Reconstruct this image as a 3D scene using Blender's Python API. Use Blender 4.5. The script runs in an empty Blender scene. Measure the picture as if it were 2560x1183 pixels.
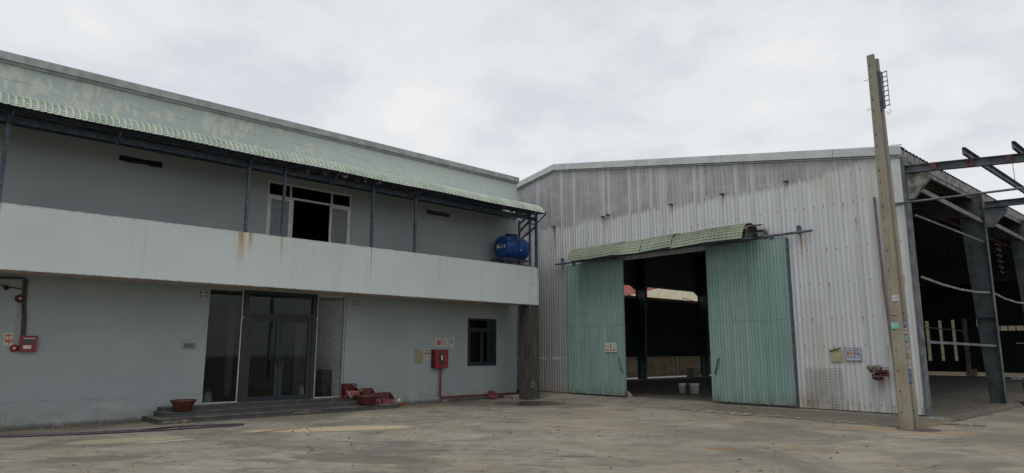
import bpy, math, random
from mathutils import Matrix, Vector
random.seed(7)
C = bpy.context.scene.collection
sc = bpy.context.scene
R = math.radians

# ---------------------------------------------------------------- camera
cam = bpy.data.cameras.new('camera'); camo = bpy.data.objects.new('camera', cam); C.objects.link(camo)
cam.sensor_width = 36; cam.lens = 1683.9 / 2560 * 36; cam.clip_end = 2000; cam.clip_start = .05
YAW, PITCH, ROLL = R(46.1646), R(9.6063), R(0.034)
fw = Vector((-math.sin(YAW) * math.cos(PITCH), math.cos(YAW) * math.cos(PITCH), math.sin(PITCH)))
rt = Vector((math.cos(YAW), math.sin(YAW), 0)); up = rt.cross(fw)
r2 = rt * math.cos(ROLL) + up * math.sin(ROLL); u2 = up * math.cos(ROLL) - rt * math.sin(ROLL)
camo.matrix_world = Matrix(((r2.x, u2.x, -fw.x, 0), (r2.y, u2.y, -fw.y, 0), (r2.z, u2.z, -fw.z, 1.6), (0, 0, 0, 1)))
sc.camera = camo
# ---------------------------------------------------------------- exposure
sc.view_settings.view_transform = 'Standard'; sc.view_settings.look = 'None'
sc.view_settings.exposure = 0.07; sc.view_settings.gamma = 1
# ---------------------------------------------------------------- sun
SUN_EL = R(64)          # behind the camera and to the right, seen through thick cloud
sd = Vector((math.cos(SUN_EL) * 0.46, -math.cos(SUN_EL) * 0.888, math.sin(SUN_EL))).normalized()
sun = bpy.data.lights.new('sun', 'SUN'); sun.energy = 1.3; sun.angle = R(30); sun.color = (1, .965, .91)
suno = bpy.data.objects.new('sun', sun); C.objects.link(suno)
suno.rotation_euler = (-sd).to_track_quat('-Z', 'Y').to_euler(); suno.location = sd * 80


# ---------------------------------------------------------------- node helpers
class NT:
    def __init__(s, tree): s.t = tree

    def n(s, typ, ins=None, **props):
        nd = s.t.nodes.new(typ)
        for k, v in props.items(): setattr(nd, k, v)
        for k, v in (ins or {}).items(): s.put(nd.inputs[k], v)
        return nd

    def put(s, sock, v):
        if isinstance(v, bpy.types.NodeSocket): s.t.links.new(v, sock)
        else:
            if sock.type == 'RGBA' and len(v) == 3: v = (*v, 1)
            sock.default_value = v

    def m(s, op, a, b=0.0, c=0.0, clamp=False):
        nd = s.n('ShaderNodeMath', operation=op, use_clamp=clamp)
        s.put(nd.inputs[0], a); s.put(nd.inputs[1], b)
        if op in ('MULTIPLY_ADD', 'SMOOTH_MIN', 'COMPARE'): s.put(nd.inputs[2], c)
        return nd.outputs[0]

    def add(s, a, b): return s.m('ADD', a, b)
    def sub(s, a, b): return s.m('SUBTRACT', a, b)
    def mul(s, a, b, *r):
        x = s.m('MULTIPLY', a, b)
        for q in r: x = s.m('MULTIPLY', x, q)
        return x
    def mx(s, a, b): return s.m('MAXIMUM', a, b)

    def ss(s, x, lo, hi, a=0.0, b=1.0):
        nd = s.n('ShaderNodeMapRange', interpolation_type='SMOOTHSTEP')
        for i, q in enumerate((x, lo, hi, a, b)): s.put(nd.inputs[i], q)
        return nd.outputs[0]

    def band(s, x, c, w, soft):              # 1 within w of c
        return s.ss(s.m('ABSOLUTE', s.sub(x, c)), w, w + soft, 1.0, 0.0)

    def mix(s, f, a, b, mode='MIX'):
        nd = s.n('ShaderNodeMix', data_type='RGBA', blend_type=mode)
        s.put(nd.inputs[0], f); s.put(nd.inputs[6], a); s.put(nd.inputs[7], b)
        return nd.outputs[2]

    def noise(s, v, scale, detail=3.0, rough=.55, dist=0.0):
        nd = s.n('ShaderNodeTexNoise', {'Vector': v, 'Scale': scale, 'Detail': detail, 'Roughness': rough, 'Distortion': dist})
        return nd.outputs[0]

    def white(s, x):
        nd = s.n('ShaderNodeTexWhiteNoise', noise_dimensions='1D'); s.put(nd.inputs['W'], x); return nd.outputs[0]

    def vmul(s, v, k):
        nd = s.n('ShaderNodeVectorMath', operation='MULTIPLY'); s.put(nd.inputs[0], v); s.put(nd.inputs[1], k); return nd.outputs[0]

    def xyz(s, v):
        nd = s.n('ShaderNodeSeparateXYZ'); s.put(nd.inputs[0], v); return nd.outputs

    def pos(s): return s.n('ShaderNodeNewGeometry').outputs['Position']

    def wpos(s):                              # position along the warehouse's own axes
        nd = s.n('ShaderNodeVectorRotate', {'Angle': -YB}, rotation_type='Z_AXIS'); s.put(nd.inputs['Vector'], s.pos()); return nd.outputs[0]

    def bump(s, h, strength=.3, dist=.01):
        return s.n('ShaderNodeBump', {'Height': h, 'Strength': strength, 'Distance': dist}).outputs[0]


YB = -0.032448808889
XW = -17.4      # office facade plane
V0 = 17.6       # warehouse gable plane (its own axes)
MATS = {}


def mat(name, fn=None, col=(.5, .5, .5), rough=.6, metal=0.0, spec=.4, var=.12, vs=9.0):
    if name in MATS: return MATS[name]
    m = bpy.data.materials.new(name); m.use_nodes = True; t = m.node_tree; t.nodes.clear()
    N = NT(t); out = N.n('ShaderNodeOutputMaterial')
    b = N.n('ShaderNodeBsdfPrincipled', {'Roughness': rough, 'Metallic': metal, 'Specular IOR Level': spec})
    t.links.new(b.outputs[0], out.inputs[0])
    if fn is None:
        p = N.pos(); f = N.noise(p, vs, 4.0, .6)
        f = N.ss(f, .3, .7)
        d = tuple(c * (1 - var * 1.6) for c in col); l = tuple(min(1, c * (1 + var)) for c in col)
        N.put(b.inputs['Base Color'], N.mix(f, d, l))
        N.put(b.inputs['Roughness'], N.ss(f, 0.0, 1.0, min(1, rough + .08), max(0.02, rough - .06)))
    else: fn(N, b, out)
    MATS[name] = m
    return m


# ---------------------------------------------------------------- world: bright overcast
w = bpy.data.worlds.new('World'); sc.world = w; w.use_nodes = True; w.node_tree.nodes.clear(); N = NT(w.node_tree)
wo = N.n('ShaderNodeOutputWorld')
sky = N.n('ShaderNodeTexSky', sky_type='NISHITA', sun_disc=False, sun_elevation=SUN_EL, sun_rotation=math.atan2(sd.x, sd.y), dust_density=3.0)
bgs = N.n('ShaderNodeBackground', {'Color': sky.outputs[0], 'Strength': .022})
d = N.n('ShaderNodeTexCoord').outputs['Generated']
X, Y, Z = N.xyz(d)
zz = N.add(N.mx(Z, 0.0), .22)
cv = N.n('ShaderNodeCombineXYZ'); N.put(cv.inputs[0], N.m('DIVIDE', X, zz)); N.put(cv.inputs[1], N.m('DIVIDE', Y, zz)); cv = cv.outputs[0]
n1 = N.noise(cv, 1.7, 6.0, .52, .25); n2 = N.noise(cv, 4.6, 6.0, .55, .15)
nn = N.add(N.mul(n1, .62), N.mul(n2, .38))
c = N.mix(N.ss(nn, .38, .57), (.615, .625, .648), (.735, .74, .738))
c = N.mix(N.mul(N.ss(nn, .55, .66), .6), c, (.86, .83, .76))
grad = N.ss(Z, 0.5, 1.0, 1.0, 1.15)
grad = N.mul(grad, N.ss(Z, -.1, .0, .35, 1.0))
bgc = N.n('ShaderNodeBackground', {'Color': c, 'Strength': N.mul(grad, .985)})
ad = N.n('ShaderNodeAddShader'); w.node_tree.links.new(bgs.outputs[0], ad.inputs[0]); w.node_tree.links.new(bgc.outputs[0], ad.inputs[1])
w.node_tree.links.new(ad.outputs[0], wo.inputs[0])


# ---------------------------------------------------------------- materials of the setting
def f_paint(rust=False, peel=False):
    def fn(N, b, out):
        p = N.pos(); X, Y, Z = N.xyz(p)
        big = N.noise(p, .45, 4.0, .6); fine = N.noise(p, 14.0, 4.0, .65)
        strk = N.noise(N.vmul(p, (5.0, 5.0, .45)), 1.0, 4.0, .6)
        c = N.mix(N.ss(big, .3, .7), (.284, .326, .330), (.326, .364, .368)) if not (rust or peel) else N.mix(N.ss(big, .3, .7), (.445, .500, .492), (.495, .542, .534))  # same paint: shaded walls coloured darker, lit parapet and balcony coloured lighter
        c = N.mix(N.mul(N.ss(fine, .45, .75), .16), c, (.30, .34, .33))
        c = N.mix(N.mul(N.ss(strk, .56, .72), .22), c, (.33, .35, .33))
        sp = N.noise(p, 26.0, 1.0, .4)
        c = N.mix(N.mul(N.ss(sp, .775, .80), .5), c, (.68, .69, .64))
        if not rust and not peel:
            low = N.noise(N.vmul(p, (1.0, 1.6, 2.2)), 1.6, 5.0, .65, .4)
            m = N.mul(N.ss(Z, 0.0, .62, 1.0, 0.0), N.ss(low, .40, .62))
            c = N.mix(N.mul(m, .75), c, (.235, .24, .20))
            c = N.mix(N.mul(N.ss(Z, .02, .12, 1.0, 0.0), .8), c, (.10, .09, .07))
            patch = N.mul(N.ss(Z, .42, .5, 1.0, 0.0), N.ss(N.noise(p, 1.3, 5.0, .6), .55, .58))
            c = N.mix(N.mul(patch, .3), c, (.40, .43, .42))
            wv = N.add(.53, N.mul(N.sub(N.noise(N.vmul(p, (0., 1.3, 0.)), 1.0, 4.0, .7), .5), .22))
            cr = N.mul(N.band(N.sub(Z, wv), 0.0, .003, .005), N.ss(N.noise(N.vmul(p, (0., .8, 0.)), 1.0, 2.0), .46, .52))
            wy = N.add(N.mul(N.noise(N.vmul(p, (0., 0., 2.)), 1.0, 3.0), .12), N.m('FRACT', N.mul(Y, .61)))
            cv = N.mul(N.band(wy, .5, .002, .006), N.ss(Z, .45, .6, 1.0, 0.0), .5)
            c = N.mix(N.mul(N.mx(cr, cv), .5), c, (.10, .10, .09))
        if peel:
            c = N.mix(N.mul(N.ss(Y, 10.5, 7.0), .8), c, (.335, .385, .372)); c = N.mix(N.ss(Y, 7.0, 11.0, .0, .35), c, (.40, .47, .44))
            g = N.noise(N.vmul(p, (1.0, 1.25, .75)), 3.6, 8.0, .70, .8)
            reg = N.mul(N.ss(Y, 7.9, 9.3, 1.0, .22), N.ss(N.noise(N.vmul(p, (0., .5, .5)), 1.0, 2.0), .35, .55))
            m = N.mul(N.ss(N.add(g, N.mul(reg, .075)),   .556, .572), N.ss(N.noise(N.vmul(p, (1., 7., .8)), 1.0, 3.0), .30, .42))
            c = N.mix(N.mul(m, .6), c, (.54, .545, .455))
            m2 = N.ss(N.noise(N.vmul(p, (1., 1.4, .4)), 5.0, 4.0, .6), .64, .68)
            c = N.mix(N.mul(m2, N.ss(Y, 10., 13., .5, .15)), c, (.27, .29, .28))
            hl = N.band(N.add(Z, N.mul(N.noise(N.vmul(p, (0., .9, 0.)), 1., 3.), .3)), 7.5, .004, .006)
            c = N.mix(N.mul(hl, N.ss(N.noise(N.vmul(p, (0., .7, .0)), 1.3, 2.0), .52, .56), .7), c, (.15, .16, .16))
            c = N.mix(N.mul(N.ss(Y, 16.5, 16.9), N.ss(g, .45, .6), .6), c, (.55, .57, .55))
        if rust:
            st = N.noise(N.vmul(p, (0.0, 26.0, .5)), 1.0, 3.0, .6)
            tot = None
            for (y, wd, zb, k) in ((6.33, .13, 3.35, 1.0), (6.56, .07, 3.75, 1.0), (7.34, .045, 3.5, .8), (9.93, .035, 3.12, .95), (11.38, .025, 4.0, .35),
                                   (15.55, .05, 3.9, .35), (16.5, .035, 2.9, .8), (1.66, .06, 4.0, .6)):
                q = N.mul(N.ss(N.m('ABSOLUTE', N.sub(Y, y)), wd * .25, wd, 1.0, 0.0), N.ss(Z, zb, 4.38, 0.0, 1.0), k)
                tot = q if tot is None else N.mx(tot, q)
            tot = N.mul(tot, N.ss(st, .36, .6, .15, 1.0))
            c = N.mix(N.m('MINIMUM', N.mul(tot, 1.15), 1.0), c, (.40, .235, .075))
            c = N.mix(N.mul(N.ss(tot, .62, .95), .8), c, (.22, .09, .03))
            sc_ = N.mul(N.ss(N.noise(p, 3.1, 6.0, .7, 1.2), .66, .69), N.ss(Y, 9., 11., .2, .8))
            c = N.mix(sc_, c, (.56, .57, .55))
            sc2 = N.mul(N.ss(N.noise(p, 7.0, 5.0, .7, .5), .68, .71), .5)
            c = N.mix(sc2, c, (.27, .29, .29))
            c = N.mix(N.mul(N.ss(Y, 15.9, 16.4), N.ss(N.noise(p, 4., 5., .65), .45, .6), .6), c, (.24, .27, .27))
            c = N.mix(N.mul(N.ss(Z, 3.1, 3.55, 1., 0.), .12), c, (.55, .57, .57))
            dr = N.mul(N.ss(N.noise(N.vmul(p, (0., 11., .15)), 1.0, 4.0, .7), .58, .68), N.ss(Z, 3.5, 4.4)); c = N.mix(N.mul(dr, .3), c, (.25, .27, .25))
            eg = N.mul(N.mx(N.ss(Z, 4.36, 4.395), N.ss(Z, 3.16, 3.125)), N.ss(N.noise(N.vmul(p, (0., 6., 6.)), 1.5, 5.0, .7), .50, .56)); c = N.mix(N.mul(eg, .6), c, (.22, .22, .20))
        N.put(b.inputs['Base Color'], c)
        c = N.mix(N.mul(N.ss(N.noise(p, 3.3, 6.0, .7, .8), .60, .66), .22), c, (.24, .25, .24)); c = N.mix(N.mul(N.ss(N.noise(N.vmul(p, (1., 1., .6)), 5.0, 7.0, .75, .6), .66, .69), .3), c, (.45, .47, .45)); c = N.mix(N.mul(N.ss(N.noise(N.vmul(p, (3., 7.0, .22)), 1.0, 4.0), .58, .72), .2), c, (.24, .25, .23))
        h = N.add(N.mul(fine, .5), N.mul(N.noise(p, 2.2, 3.0), 1.6))
        N.put(b.inputs['Normal'], N.bump(h, .22, .008))
    return fn


def f_gable(N, b, out):
    p = N.wpos(); U, V, Z = N.xyz(p)
    rib = N.m('FLOOR', N.mul(U, 1 / .125)); sheet = N.m('FLOOR', N.mul(U, 1 / 1.0))
    w_r = N.white(rib); w_s = N.white(sheet)
    st = N.noise(N.vmul(p, (9.0, 9.0, .35)), 1.0, 5.0, .62); fi = N.noise(p, 22.0, 3.0, .6)
    big = N.noise(N.vmul(p, (.5, .5, .9)), 1.0, 4.0, .6)
    c = N.mix(N.ss(st, .3, .7), (.418, .446, .460), (.502, .525, .533))
    c = N.mix(N.mul(N.ss(big, .45, .65), .35), c, (.43, .425, .39))
    c = N.mix(N.mul(w_s, .14), c, (.30, .32, .36))
    c = N.mix(N.mul(N.ss(w_r, .82, .84), .35), c, (.30, .30, .29))
    # weathered upper courses
    jit = N.mul(N.sub(N.white(N.m('FLOOR', N.mul(U, 1.0 / 1.0))), .5), .10)
    ed = N.add(N.add(6.00, jit), N.add(N.ss(U, -7.9, -5.9, 0.0, .34), N.mul(N.sub(N.noise(N.vmul(p, (10., 0., 1.)), 1.0, 3.0), .5), .16)))
    top = N.ss(N.add(N.sub(Z, ed), N.mul(N.sub(st, .5), .5)), -.04, .14)
    dk = N.mix(N.ss(st, .35, .65), (.215, .213, .222), (.285, .286, .295))
    dk = N.mix(N.ss(N.noise(N.vmul(p, (.9, 0., 1.6)), 1.0, 4.0, .6), .42, .62), dk, (.30, .305, .32))
    pale = N.mx(N.ss(w_r, .88, .89), N.mul(N.ss(st, .52, .68), .6))
    dk = N.mix(N.mul(pale, .75), dk, (.415, .425, .44))
    sm = N.mul(N.band(N.add(Z, N.mul(U, .14)), 4.93, .015, .05), N.ss(N.noise(N.vmul(p, (1.3, 0., 0.)), 1.0, 2.0), .5, .56))
    sm2 = N.mul(N.band(N.add(Z, N.mul(U, .13)), 5.62, .012, .05), N.ss(N.noise(N.vmul(p, (1.1, 3., 0.)), 1.0, 2.0), .48, .56))
    dk = N.mix(N.mul(N.mx(sm, sm2), .22), dk, (.50, .50, .52))
    c = N.mix(N.mul(top, .92), c, dk)
    # the darker left foot of the wall
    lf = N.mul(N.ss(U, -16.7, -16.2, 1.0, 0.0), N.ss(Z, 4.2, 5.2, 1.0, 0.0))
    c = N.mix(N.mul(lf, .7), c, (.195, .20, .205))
    lw = N.mul(lf, N.band(Z, 1.33, .02, .05), N.ss(N.noise(p, 4.0, 2.), .4, .5)); c = N.mix(lw, c, (.46, .47, .45))
    rl = N.mul(N.ss(U, -8.4, -7.9), N.ss(Z, 2.9, 3.0, 1.0, 0.0), N.ss(U, -7.8, -7.3, 1.0, 0.0))
    c = N.mix(N.mul(rl, .28), c, (.33, .30, .27))
    # streaks of dirt and rust from the fixings
    ty = N.mul(N.ss(st, .55, .7), N.ss(N.noise(N.vmul(p, (1.2, 0., .6)), 1.0, 3.0), .45, .6))
    c = N.mix(N.mul(ty, .5), c, (.36, .32, .225)); s2 = N.noise(N.vmul(p, (26., 9., .22)), 1.0, 4.0, .65); c = N.mix(N.mul(N.ss(s2, .58, .66), N.ss(U, -13., -9., .25, .75)), c, (.34, .28, .18)); c = N.mix(N.mul(N.ss(s2, .40, .32), .45), c, (.27, .28, .28))
    cell = N.m('FLOOR', N.mul(U, 4.0)); du = N.mul(N.sub(N.m('FRACT', N.mul(U, 4.0)), .5), .25)
    dots = None; stk = None
    for i, z0 in enumerate((6.13, 5.35, 4.2, 3.32, 2.4, 1.72, .32)):
        z1 = N.add(z0, N.mul(N.sub(N.white(N.add(cell, 31.7 * i)), .5), .05))
        dz = N.sub(Z, z1)
        gate = N.ss(N.white(N.add(cell, 11.3 * i + 5)), .28, .30)
        q = N.mul(N.band(du, 0.0, .008, .008), N.band(dz, 0.0, .011, .01), gate)
        dots = q if dots is None else N.mx(dots, q)
        L = N.mul(N.white(N.add(cell, 3.1 * i + 9)), .55)
        g2 = N.ss(N.white(N.add(cell, 7.7 * i + 2)), .60, .62)
        q = N.mul(N.band(N.add(du, N.mul(N.sub(fi, .5), .02)), .006, .006, .012), N.ss(N.m('DIVIDE', N.mul(dz, -1.0), N.add(L, .08)), .0, 1.0, 1.0, 0.0), N.ss(dz, -.01, .01, 1.0, 0.0), g2)
        stk = q if stk is None else N.mx(stk, q)
    c = N.mix(N.mul(stk, .85), c, (.26, .15, .06))
    for (uu, z0, L, wd) in ((-14.82, 6.12, 1.25, .03), (-14.72, 6.12, .6, .02), (-17.2, 6.1, 1.6, .045), (-12.04, 6.1, .8, .03), (-10.25, 6.12, .6, .03), (-8.02, 4.65, .9, .05), (-6.35, .98, .55, .09), (-6.6, 4.9, .5, .03), (-6.0, 3.3, .9, .03)):
        q = N.mul(N.band(N.add(U, N.mul(N.sub(fi, .5), .02)), uu, wd * .4, wd * .6), N.ss(Z, z0 - L, z0, 0.0, 1.0), N.ss(Z, z0, z0 + .02, 1.0, 0.0))
        c = N.mix(N.mul(q, .8), c, (.27, .17, .08) if uu not in (-17.2, -14.72) else (.13, .12, .12))
    sc_ = N.mul(N.ss(N.noise(N.vmul(p, (3., 0., 2.)), 2.4, 5.0, .7, 2.0), .70, .715), N.ss(U, -9., -7.5), N.ss(Z, 1., 1.5))
    c = N.mix(N.mul(sc_, .6), c, (.36, .26, .13))
    bt = N.mul(N.ss(Z, .1, .75, 1.0, 0.0), N.ss(N.noise(N.vmul(p, (7., 0., 1.2)), 1.0, 4.0, .6), .42, .62))
    c = N.mix(N.mul(bt, .75), c, (.24, .18, .11))
    c = N.mix(dots, c, (.05, .045, .04))
    N.put(b.inputs['Base Color'], c); N.put(b.inputs['Roughness'], .55); N.put(b.inputs['Metallic'], .15)
    N.put(b.inputs['Normal'], N.bump(N.noise(N.vmul(p, (6., 1., 1.2)), 1.0, 3.0), .25, .02))


def f_teal(N, b, out):
    p = N.wpos(); U, V, Z = N.xyz(p)
    st = N.noise(N.vmul(p, (11.0, 9.0, .3)), 1.0, 5.0, .62); fi = N.noise(p, 30.0, 3.0, .6); big = N.noise(p, 1.3, 4.0, .6)
    c = N.mix(N.ss(st, .32, .68), (.115, .202, .188), (.170, .262, .247))
    c = N.mix(N.mul(N.ss(big, .5, .68), .5), c, (.19, .27, .255))
    c = N.mix(N.mul(N.ss(st, .62, .74), .4), c, (.25, .31, .29))
    c = N.mix(N.mul(N.ss(Z, .15, .7, 1.0, 0.0), N.ss(N.noise(N.vmul(p, (6., 0., 1.)), 1.2, 4.0, .65), .40, .6), .65), c, (.085, .115, .085))
    c = N.mix(N.mul(N.white(N.m('FLOOR', N.mul(U, 1.25))), .22), c, (.24, .31, .29)); c = N.mix(N.mul(N.ss(N.noise(N.vmul(p, (3., 1., 1.6)), 1.0, 5.0, .7, 1.0), .56, .66), .3), c, (.085, .14, .125)); sm = N.mul(N.band(N.add(Z, N.mul(fi, .01)), 2.42, .004, .01), .5); c = N.mix(sm, c, (.05, .08, .075))
    c = N.mix(N.mul(N.ss(N.noise(N.vmul(p, (16., 1., .8)), 1.0, 4.0, .7), .60, .68), N.ss(Z, 3.2, .6), .45), c, (.22, .20, .13)); c = N.mix(N.mul(N.ss(N.noise(N.vmul(p, (9., 1., 2.)), 1.0, 5.0, .7), .48, .58), N.ss(Z, .42, .2), .8), c, (.12, .085, .05))
    c = N.mix(N.mul(N.ss(N.noise(p, 9.0, 5.0, .75, 1.0), .66, .69), .5), c, (.30, .36, .34))
    cell = N.m('FLOOR', N.mul(U, 5.3)); du = N.mul(N.sub(N.m('FRACT', N.mul(U, 5.3)), .5), .19)
    for i, z0 in enumerate((3.6, 2.42, 1.35)):
        q = N.mul(N.band(du, 0.0, .007, .006), N.band(Z, z0, .009, .008), N.ss(N.white(N.add(cell, 5.0 * i)), .5, .52))
        c = N.mix(q, c, (.04, .05, .045))
    c = N.mix(N.mul(N.ss(N.noise(N.vmul(p, (1., 0., 1.)), 6.0, 5.0, .75), .70, .73), .5), c, (.05, .07, .06))
    N.put(b.inputs['Base Color'], c); N.put(b.inputs['Roughness'], .5)
    N.put(b.inputs['Normal'], N.bump(N.add(st, N.mul(fi, .2)), .25, .01))


def f_ground(N, b, out):
    p = N.pos(); X, Y, Z = N.xyz(p)
    rr = N.n('ShaderNodeVectorRotate', {'Angle': R(-46)}, rotation_type='Z_AXIS'); N.put(rr.inputs['Vector'], p); q = N.vmul(rr.outputs[0], (.66, 1.0, 1.0))
    a = N.noise(q, .30, 6.0, .62, .8); m1 = N.noise(q, 1.1, 8.0, .70, .6); m2 = N.noise(q, 4.2, 8.0, .72, .3); f = N.noise(p, 38.0, 5.0, .7)
    c = N.mix(N.ss(a, .38, .62), (.158, .151, .130), (.214, .200, .162))
    c = N.mix(N.mul(N.ss(m1, .47, .60), .68), c, (.098, .094, .080))
    c = N.mix(N.mul(N.ss(m2, .51, .62), .55), c, (.28, .258, .205))
    c = N.mix(N.mul(N.ss(N.noise(q, 2.3, 8.0, .72, 1.0), .53, .66), .6), c, (.080, .076, .066))
    c = N.mix(N.mul(N.ss(N.noise(p, .55, 5.0, .6, .5), .54, .63), .5), c, (.215, .175, .105)); c = N.mix(N.mul(N.ss(N.add(N.add(X, Y), N.mul(N.noise(p, .8, 4.0), 3.0)), -.5, 3.0), .3), c, (.19, .15, .10))
    c = N.mix(N.mul(N.ss(f, .52, .66), .45), c, (.36, .335, .275))
    c = N.mix(N.mul(N.ss(f, .48, .28), .35), c, (.06, .058, .052))
    g3 = N.noise(q, 11.0, 8.0, .75, .4)
    c = N.mix(N.mul(N.ss(g3, .54, .66), .38), c, (.085, .08, .07)); c = N.mix(N.mul(N.ss(g3, .46, .34), .35), c, (.27, .25, .20))
    # near the office wall it is browner
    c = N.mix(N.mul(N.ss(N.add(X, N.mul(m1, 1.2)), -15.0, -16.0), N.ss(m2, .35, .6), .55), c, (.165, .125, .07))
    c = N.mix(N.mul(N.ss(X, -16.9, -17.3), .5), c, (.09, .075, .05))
    # swept heaps and spills of sand

    def blob(cx, cy, ang, ra, rb, nz=.5, ns=1.6):
        dx = N.sub(X, cx); dy = N.sub(Y, cy); ca, sa = math.cos(ang), math.sin(ang)
        s = N.m('DIVIDE', N.add(N.mul(dx, ca), N.mul(dy, sa)), ra); t_ = N.m('DIVIDE', N.sub(N.mul(dy, ca), N.mul(dx, sa)), rb)
        dd = N.m('SQRT', N.add(N.mul(s, s), N.mul(t_, t_)))
        return N.ss(N.add(dd, N.mul(N.sub(N.noise(p, ns, 6.0, .65), .5), nz * 2)), .8, 1.1, 1.0, 0.0)
    g5 = N.noise(N.vmul(rr.outputs[0], (.42, 1.15, 1.0)), 1.5, 8.0, .68, 1.2)
    c = N.mix(N.mul(N.ss(g5, .55, .66), .5), c, (.31, .295, .25)); c = N.mix(N.mul(N.ss(g5, .45, .36), .6), c, (.088, .088, .080))
    dk_ = N.mul(N.ss(N.noise(p, .26, 5.0, .6, .6), .52, .60), .55); c = N.mix(dk_, c, (.098, .095, .083))
    lt_ = N.mul(N.ss(N.noise(N.vmul(p, (1., 1., 0.)), .36, 6.0, .65, .8), .47, .40), .35); c = N.mix(lt_, c, (.265, .25, .205))
    grit = N.ss(f, .3, .7, .65, 1.0)
    c = N.mix(N.mul(blob(-12.95, 7.35, R(62), 1.75, .42, .35, 2.6), grit, 1.0), c, (.38, .32, .20))
    c = N.mix(N.mul(blob(-13.9, 3.75, R(75), 1.1, .38, .6), grit, .8), c, (.31, .275, .19))
    c = N.mix(N.mul(blob(-13.3, 4.2, R(80), .5, .10, .3, 3.0), grit, .7), c, (.42, .40, .33))
    c = N.mix(N.mul(blob(-5.96, 10.5, R(50), .30, .07, .3, 4.0), .75), c, (.23, .085, .025))
    c = N.mix(N.mul(blob(-4.9, 15.55, R(10), 1.5, .55, .5, 2.), .35), c, (.28, .17, .08))
    c = N.mix(N.mul(blob(-11.9, 2.7, R(60), .8, .35, .6), .55), c, (.085, .08, .068))
    c = N.mix(N.mul(blob(-9.2, 5.6, R(30), 1.2, .4, .6), .6), c, (.085, .08, .07))
    c = N.mix(N.mul(blob(-7.1, 8.1, R(40), .35, .13, .5, 4.), .6), c, (.06, .055, .05))
    wet = blob(-14.95, 15.15, R(46), 1.15, 1.0, .22, 1.8)
    c = N.mix(N.mul(wet, .92), c, (.014, .013, .012))
    damp = blob(-14.9, 15.0, R(46), 2.6, 1.7, .5, 1.2); c = N.mix(N.mul(damp, .5), c, (.07, .065, .055))
    # cracks
    vo = N.n('ShaderNodeTexVoronoi', {'Scale': .55}, feature='DISTANCE_TO_EDGE')
    wv = N.n('ShaderNodeVectorMath', operation='ADD'); N.put(wv.inputs[0], p)
    N.put(wv.inputs[1], N.vmul(N.n('ShaderNodeTexNoise', {'Vector': p, 'Scale': 1.8, 'Detail': 6.0}).outputs[1], (1.1, 1.1, 0.0))); N.put(vo.inputs['Vector'], wv.outputs[0])
    ck = N.mul(N.ss(vo.outputs['Distance'], .001, .007, 1.0, 0.0), N.ss(N.noise(p, .8, 3.0), .52, .58))
    c = N.mix(N.mul(ck, .5), c, (.035, .032, .028))
    N.put(b.inputs['Base Color'], c)
    N.put(b.inputs['Roughness'], N.ss(wet, 0.0, 1.0, .85, .05)); N.put(b.inputs['Specular IOR Level'], .25)
    h = N.add(N.add(N.mul(m2, .8), N.mul(f, .35)), N.mul(ck, -1.2)); h = N.mul(h, N.ss(wet, 0.2, .8, 1.0, .0))
    N.put(b.inputs['Normal'], N.bump(h, .6, .02))


def f_slab(N, b, out):
    p = N.wpos(); U, V, Z = N.xyz(p)
    a = N.noise(p, .8, 7.0, .65, .6); m2 = N.noise(p, 4.0, 7.0, .7); f = N.noise(p, 34.0, 4.0, .7)
    c = N.mix(N.ss(a, .35, .65), (.10, .094, .079), (.185, .173, .142))
    c = N.mix(N.mul(N.ss(m2, .5, .66), .6), c, (.26, .24, .19))
    c = N.mix(N.mul(N.ss(f, .52, .3), .5), c, (.05, .047, .04))
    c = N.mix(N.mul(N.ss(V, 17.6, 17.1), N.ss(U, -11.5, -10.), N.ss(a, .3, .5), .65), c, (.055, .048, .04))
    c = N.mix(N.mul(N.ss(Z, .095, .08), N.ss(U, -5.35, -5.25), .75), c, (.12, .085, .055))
    c = N.mix(N.mul(N.ss(V, 17.5, 18.3), .8), c, N.mix(N.ss(m2, .4, .65), (.048, .043, .035), (.085, .077, .062)))  # shade under the roof painted into the floor colour
    N.put(b.inputs['Base Color'], c); N.put(b.inputs['Roughness'], .85)
    N.put(b.inputs['Normal'], N.bump(N.add(m2, N.mul(f, .4)), .5, .02))


def f_pillar(N, b, out):
    p = N.pos(); X, Y, Z = N.xyz(p)
    s = N.add(X, Y); k = N.noise(N.vmul(p, (34., 34., 1.6)), 1.0, 3.0, .6); g = N.noise(p, 2.0, 5.0, .6)
    c = N.mix(N.ss(k, .38, .62), (.026, .024, .020), (.078, .070, .058))
    c = N.mix(N.mul(N.ss(N.noise(N.vmul(p, (20., 20., 3.)), 1.0, 4.0), .60, .70), .6), c, (.17, .145, .10))
    c = N.mix(N.mul(N.ss(g, .5, .7), .4), c, (.05, .045, .035))
    d = N.m('SQRT', N.add(N.m('POWER', N.sub(Z, .50), 2.0), N.m('POWER', N.sub(Y, 16.22), 2.0)))
    c = N.mix(N.ss(N.add(d, N.mul(N.sub(g, .5), .1)), .075, .12, .6, 0.0), c, (.24, .225, .18)); c = N.mix(N.ss(d, .035, .055, 1.0, 0.0), c, (.01, .01, .01))
    j = N.band(N.m('FRACT', N.mul(Z, 2.5)), .5, .008, .012); c = N.mix(N.mul(j, .6), c, (.03, .03, .025))
    N.put(b.inputs['Base Color'], c); N.put(b.inputs['Roughness'], .8)
    N.put(b.inputs['Normal'], N.bump(k, .8, .015))


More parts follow.
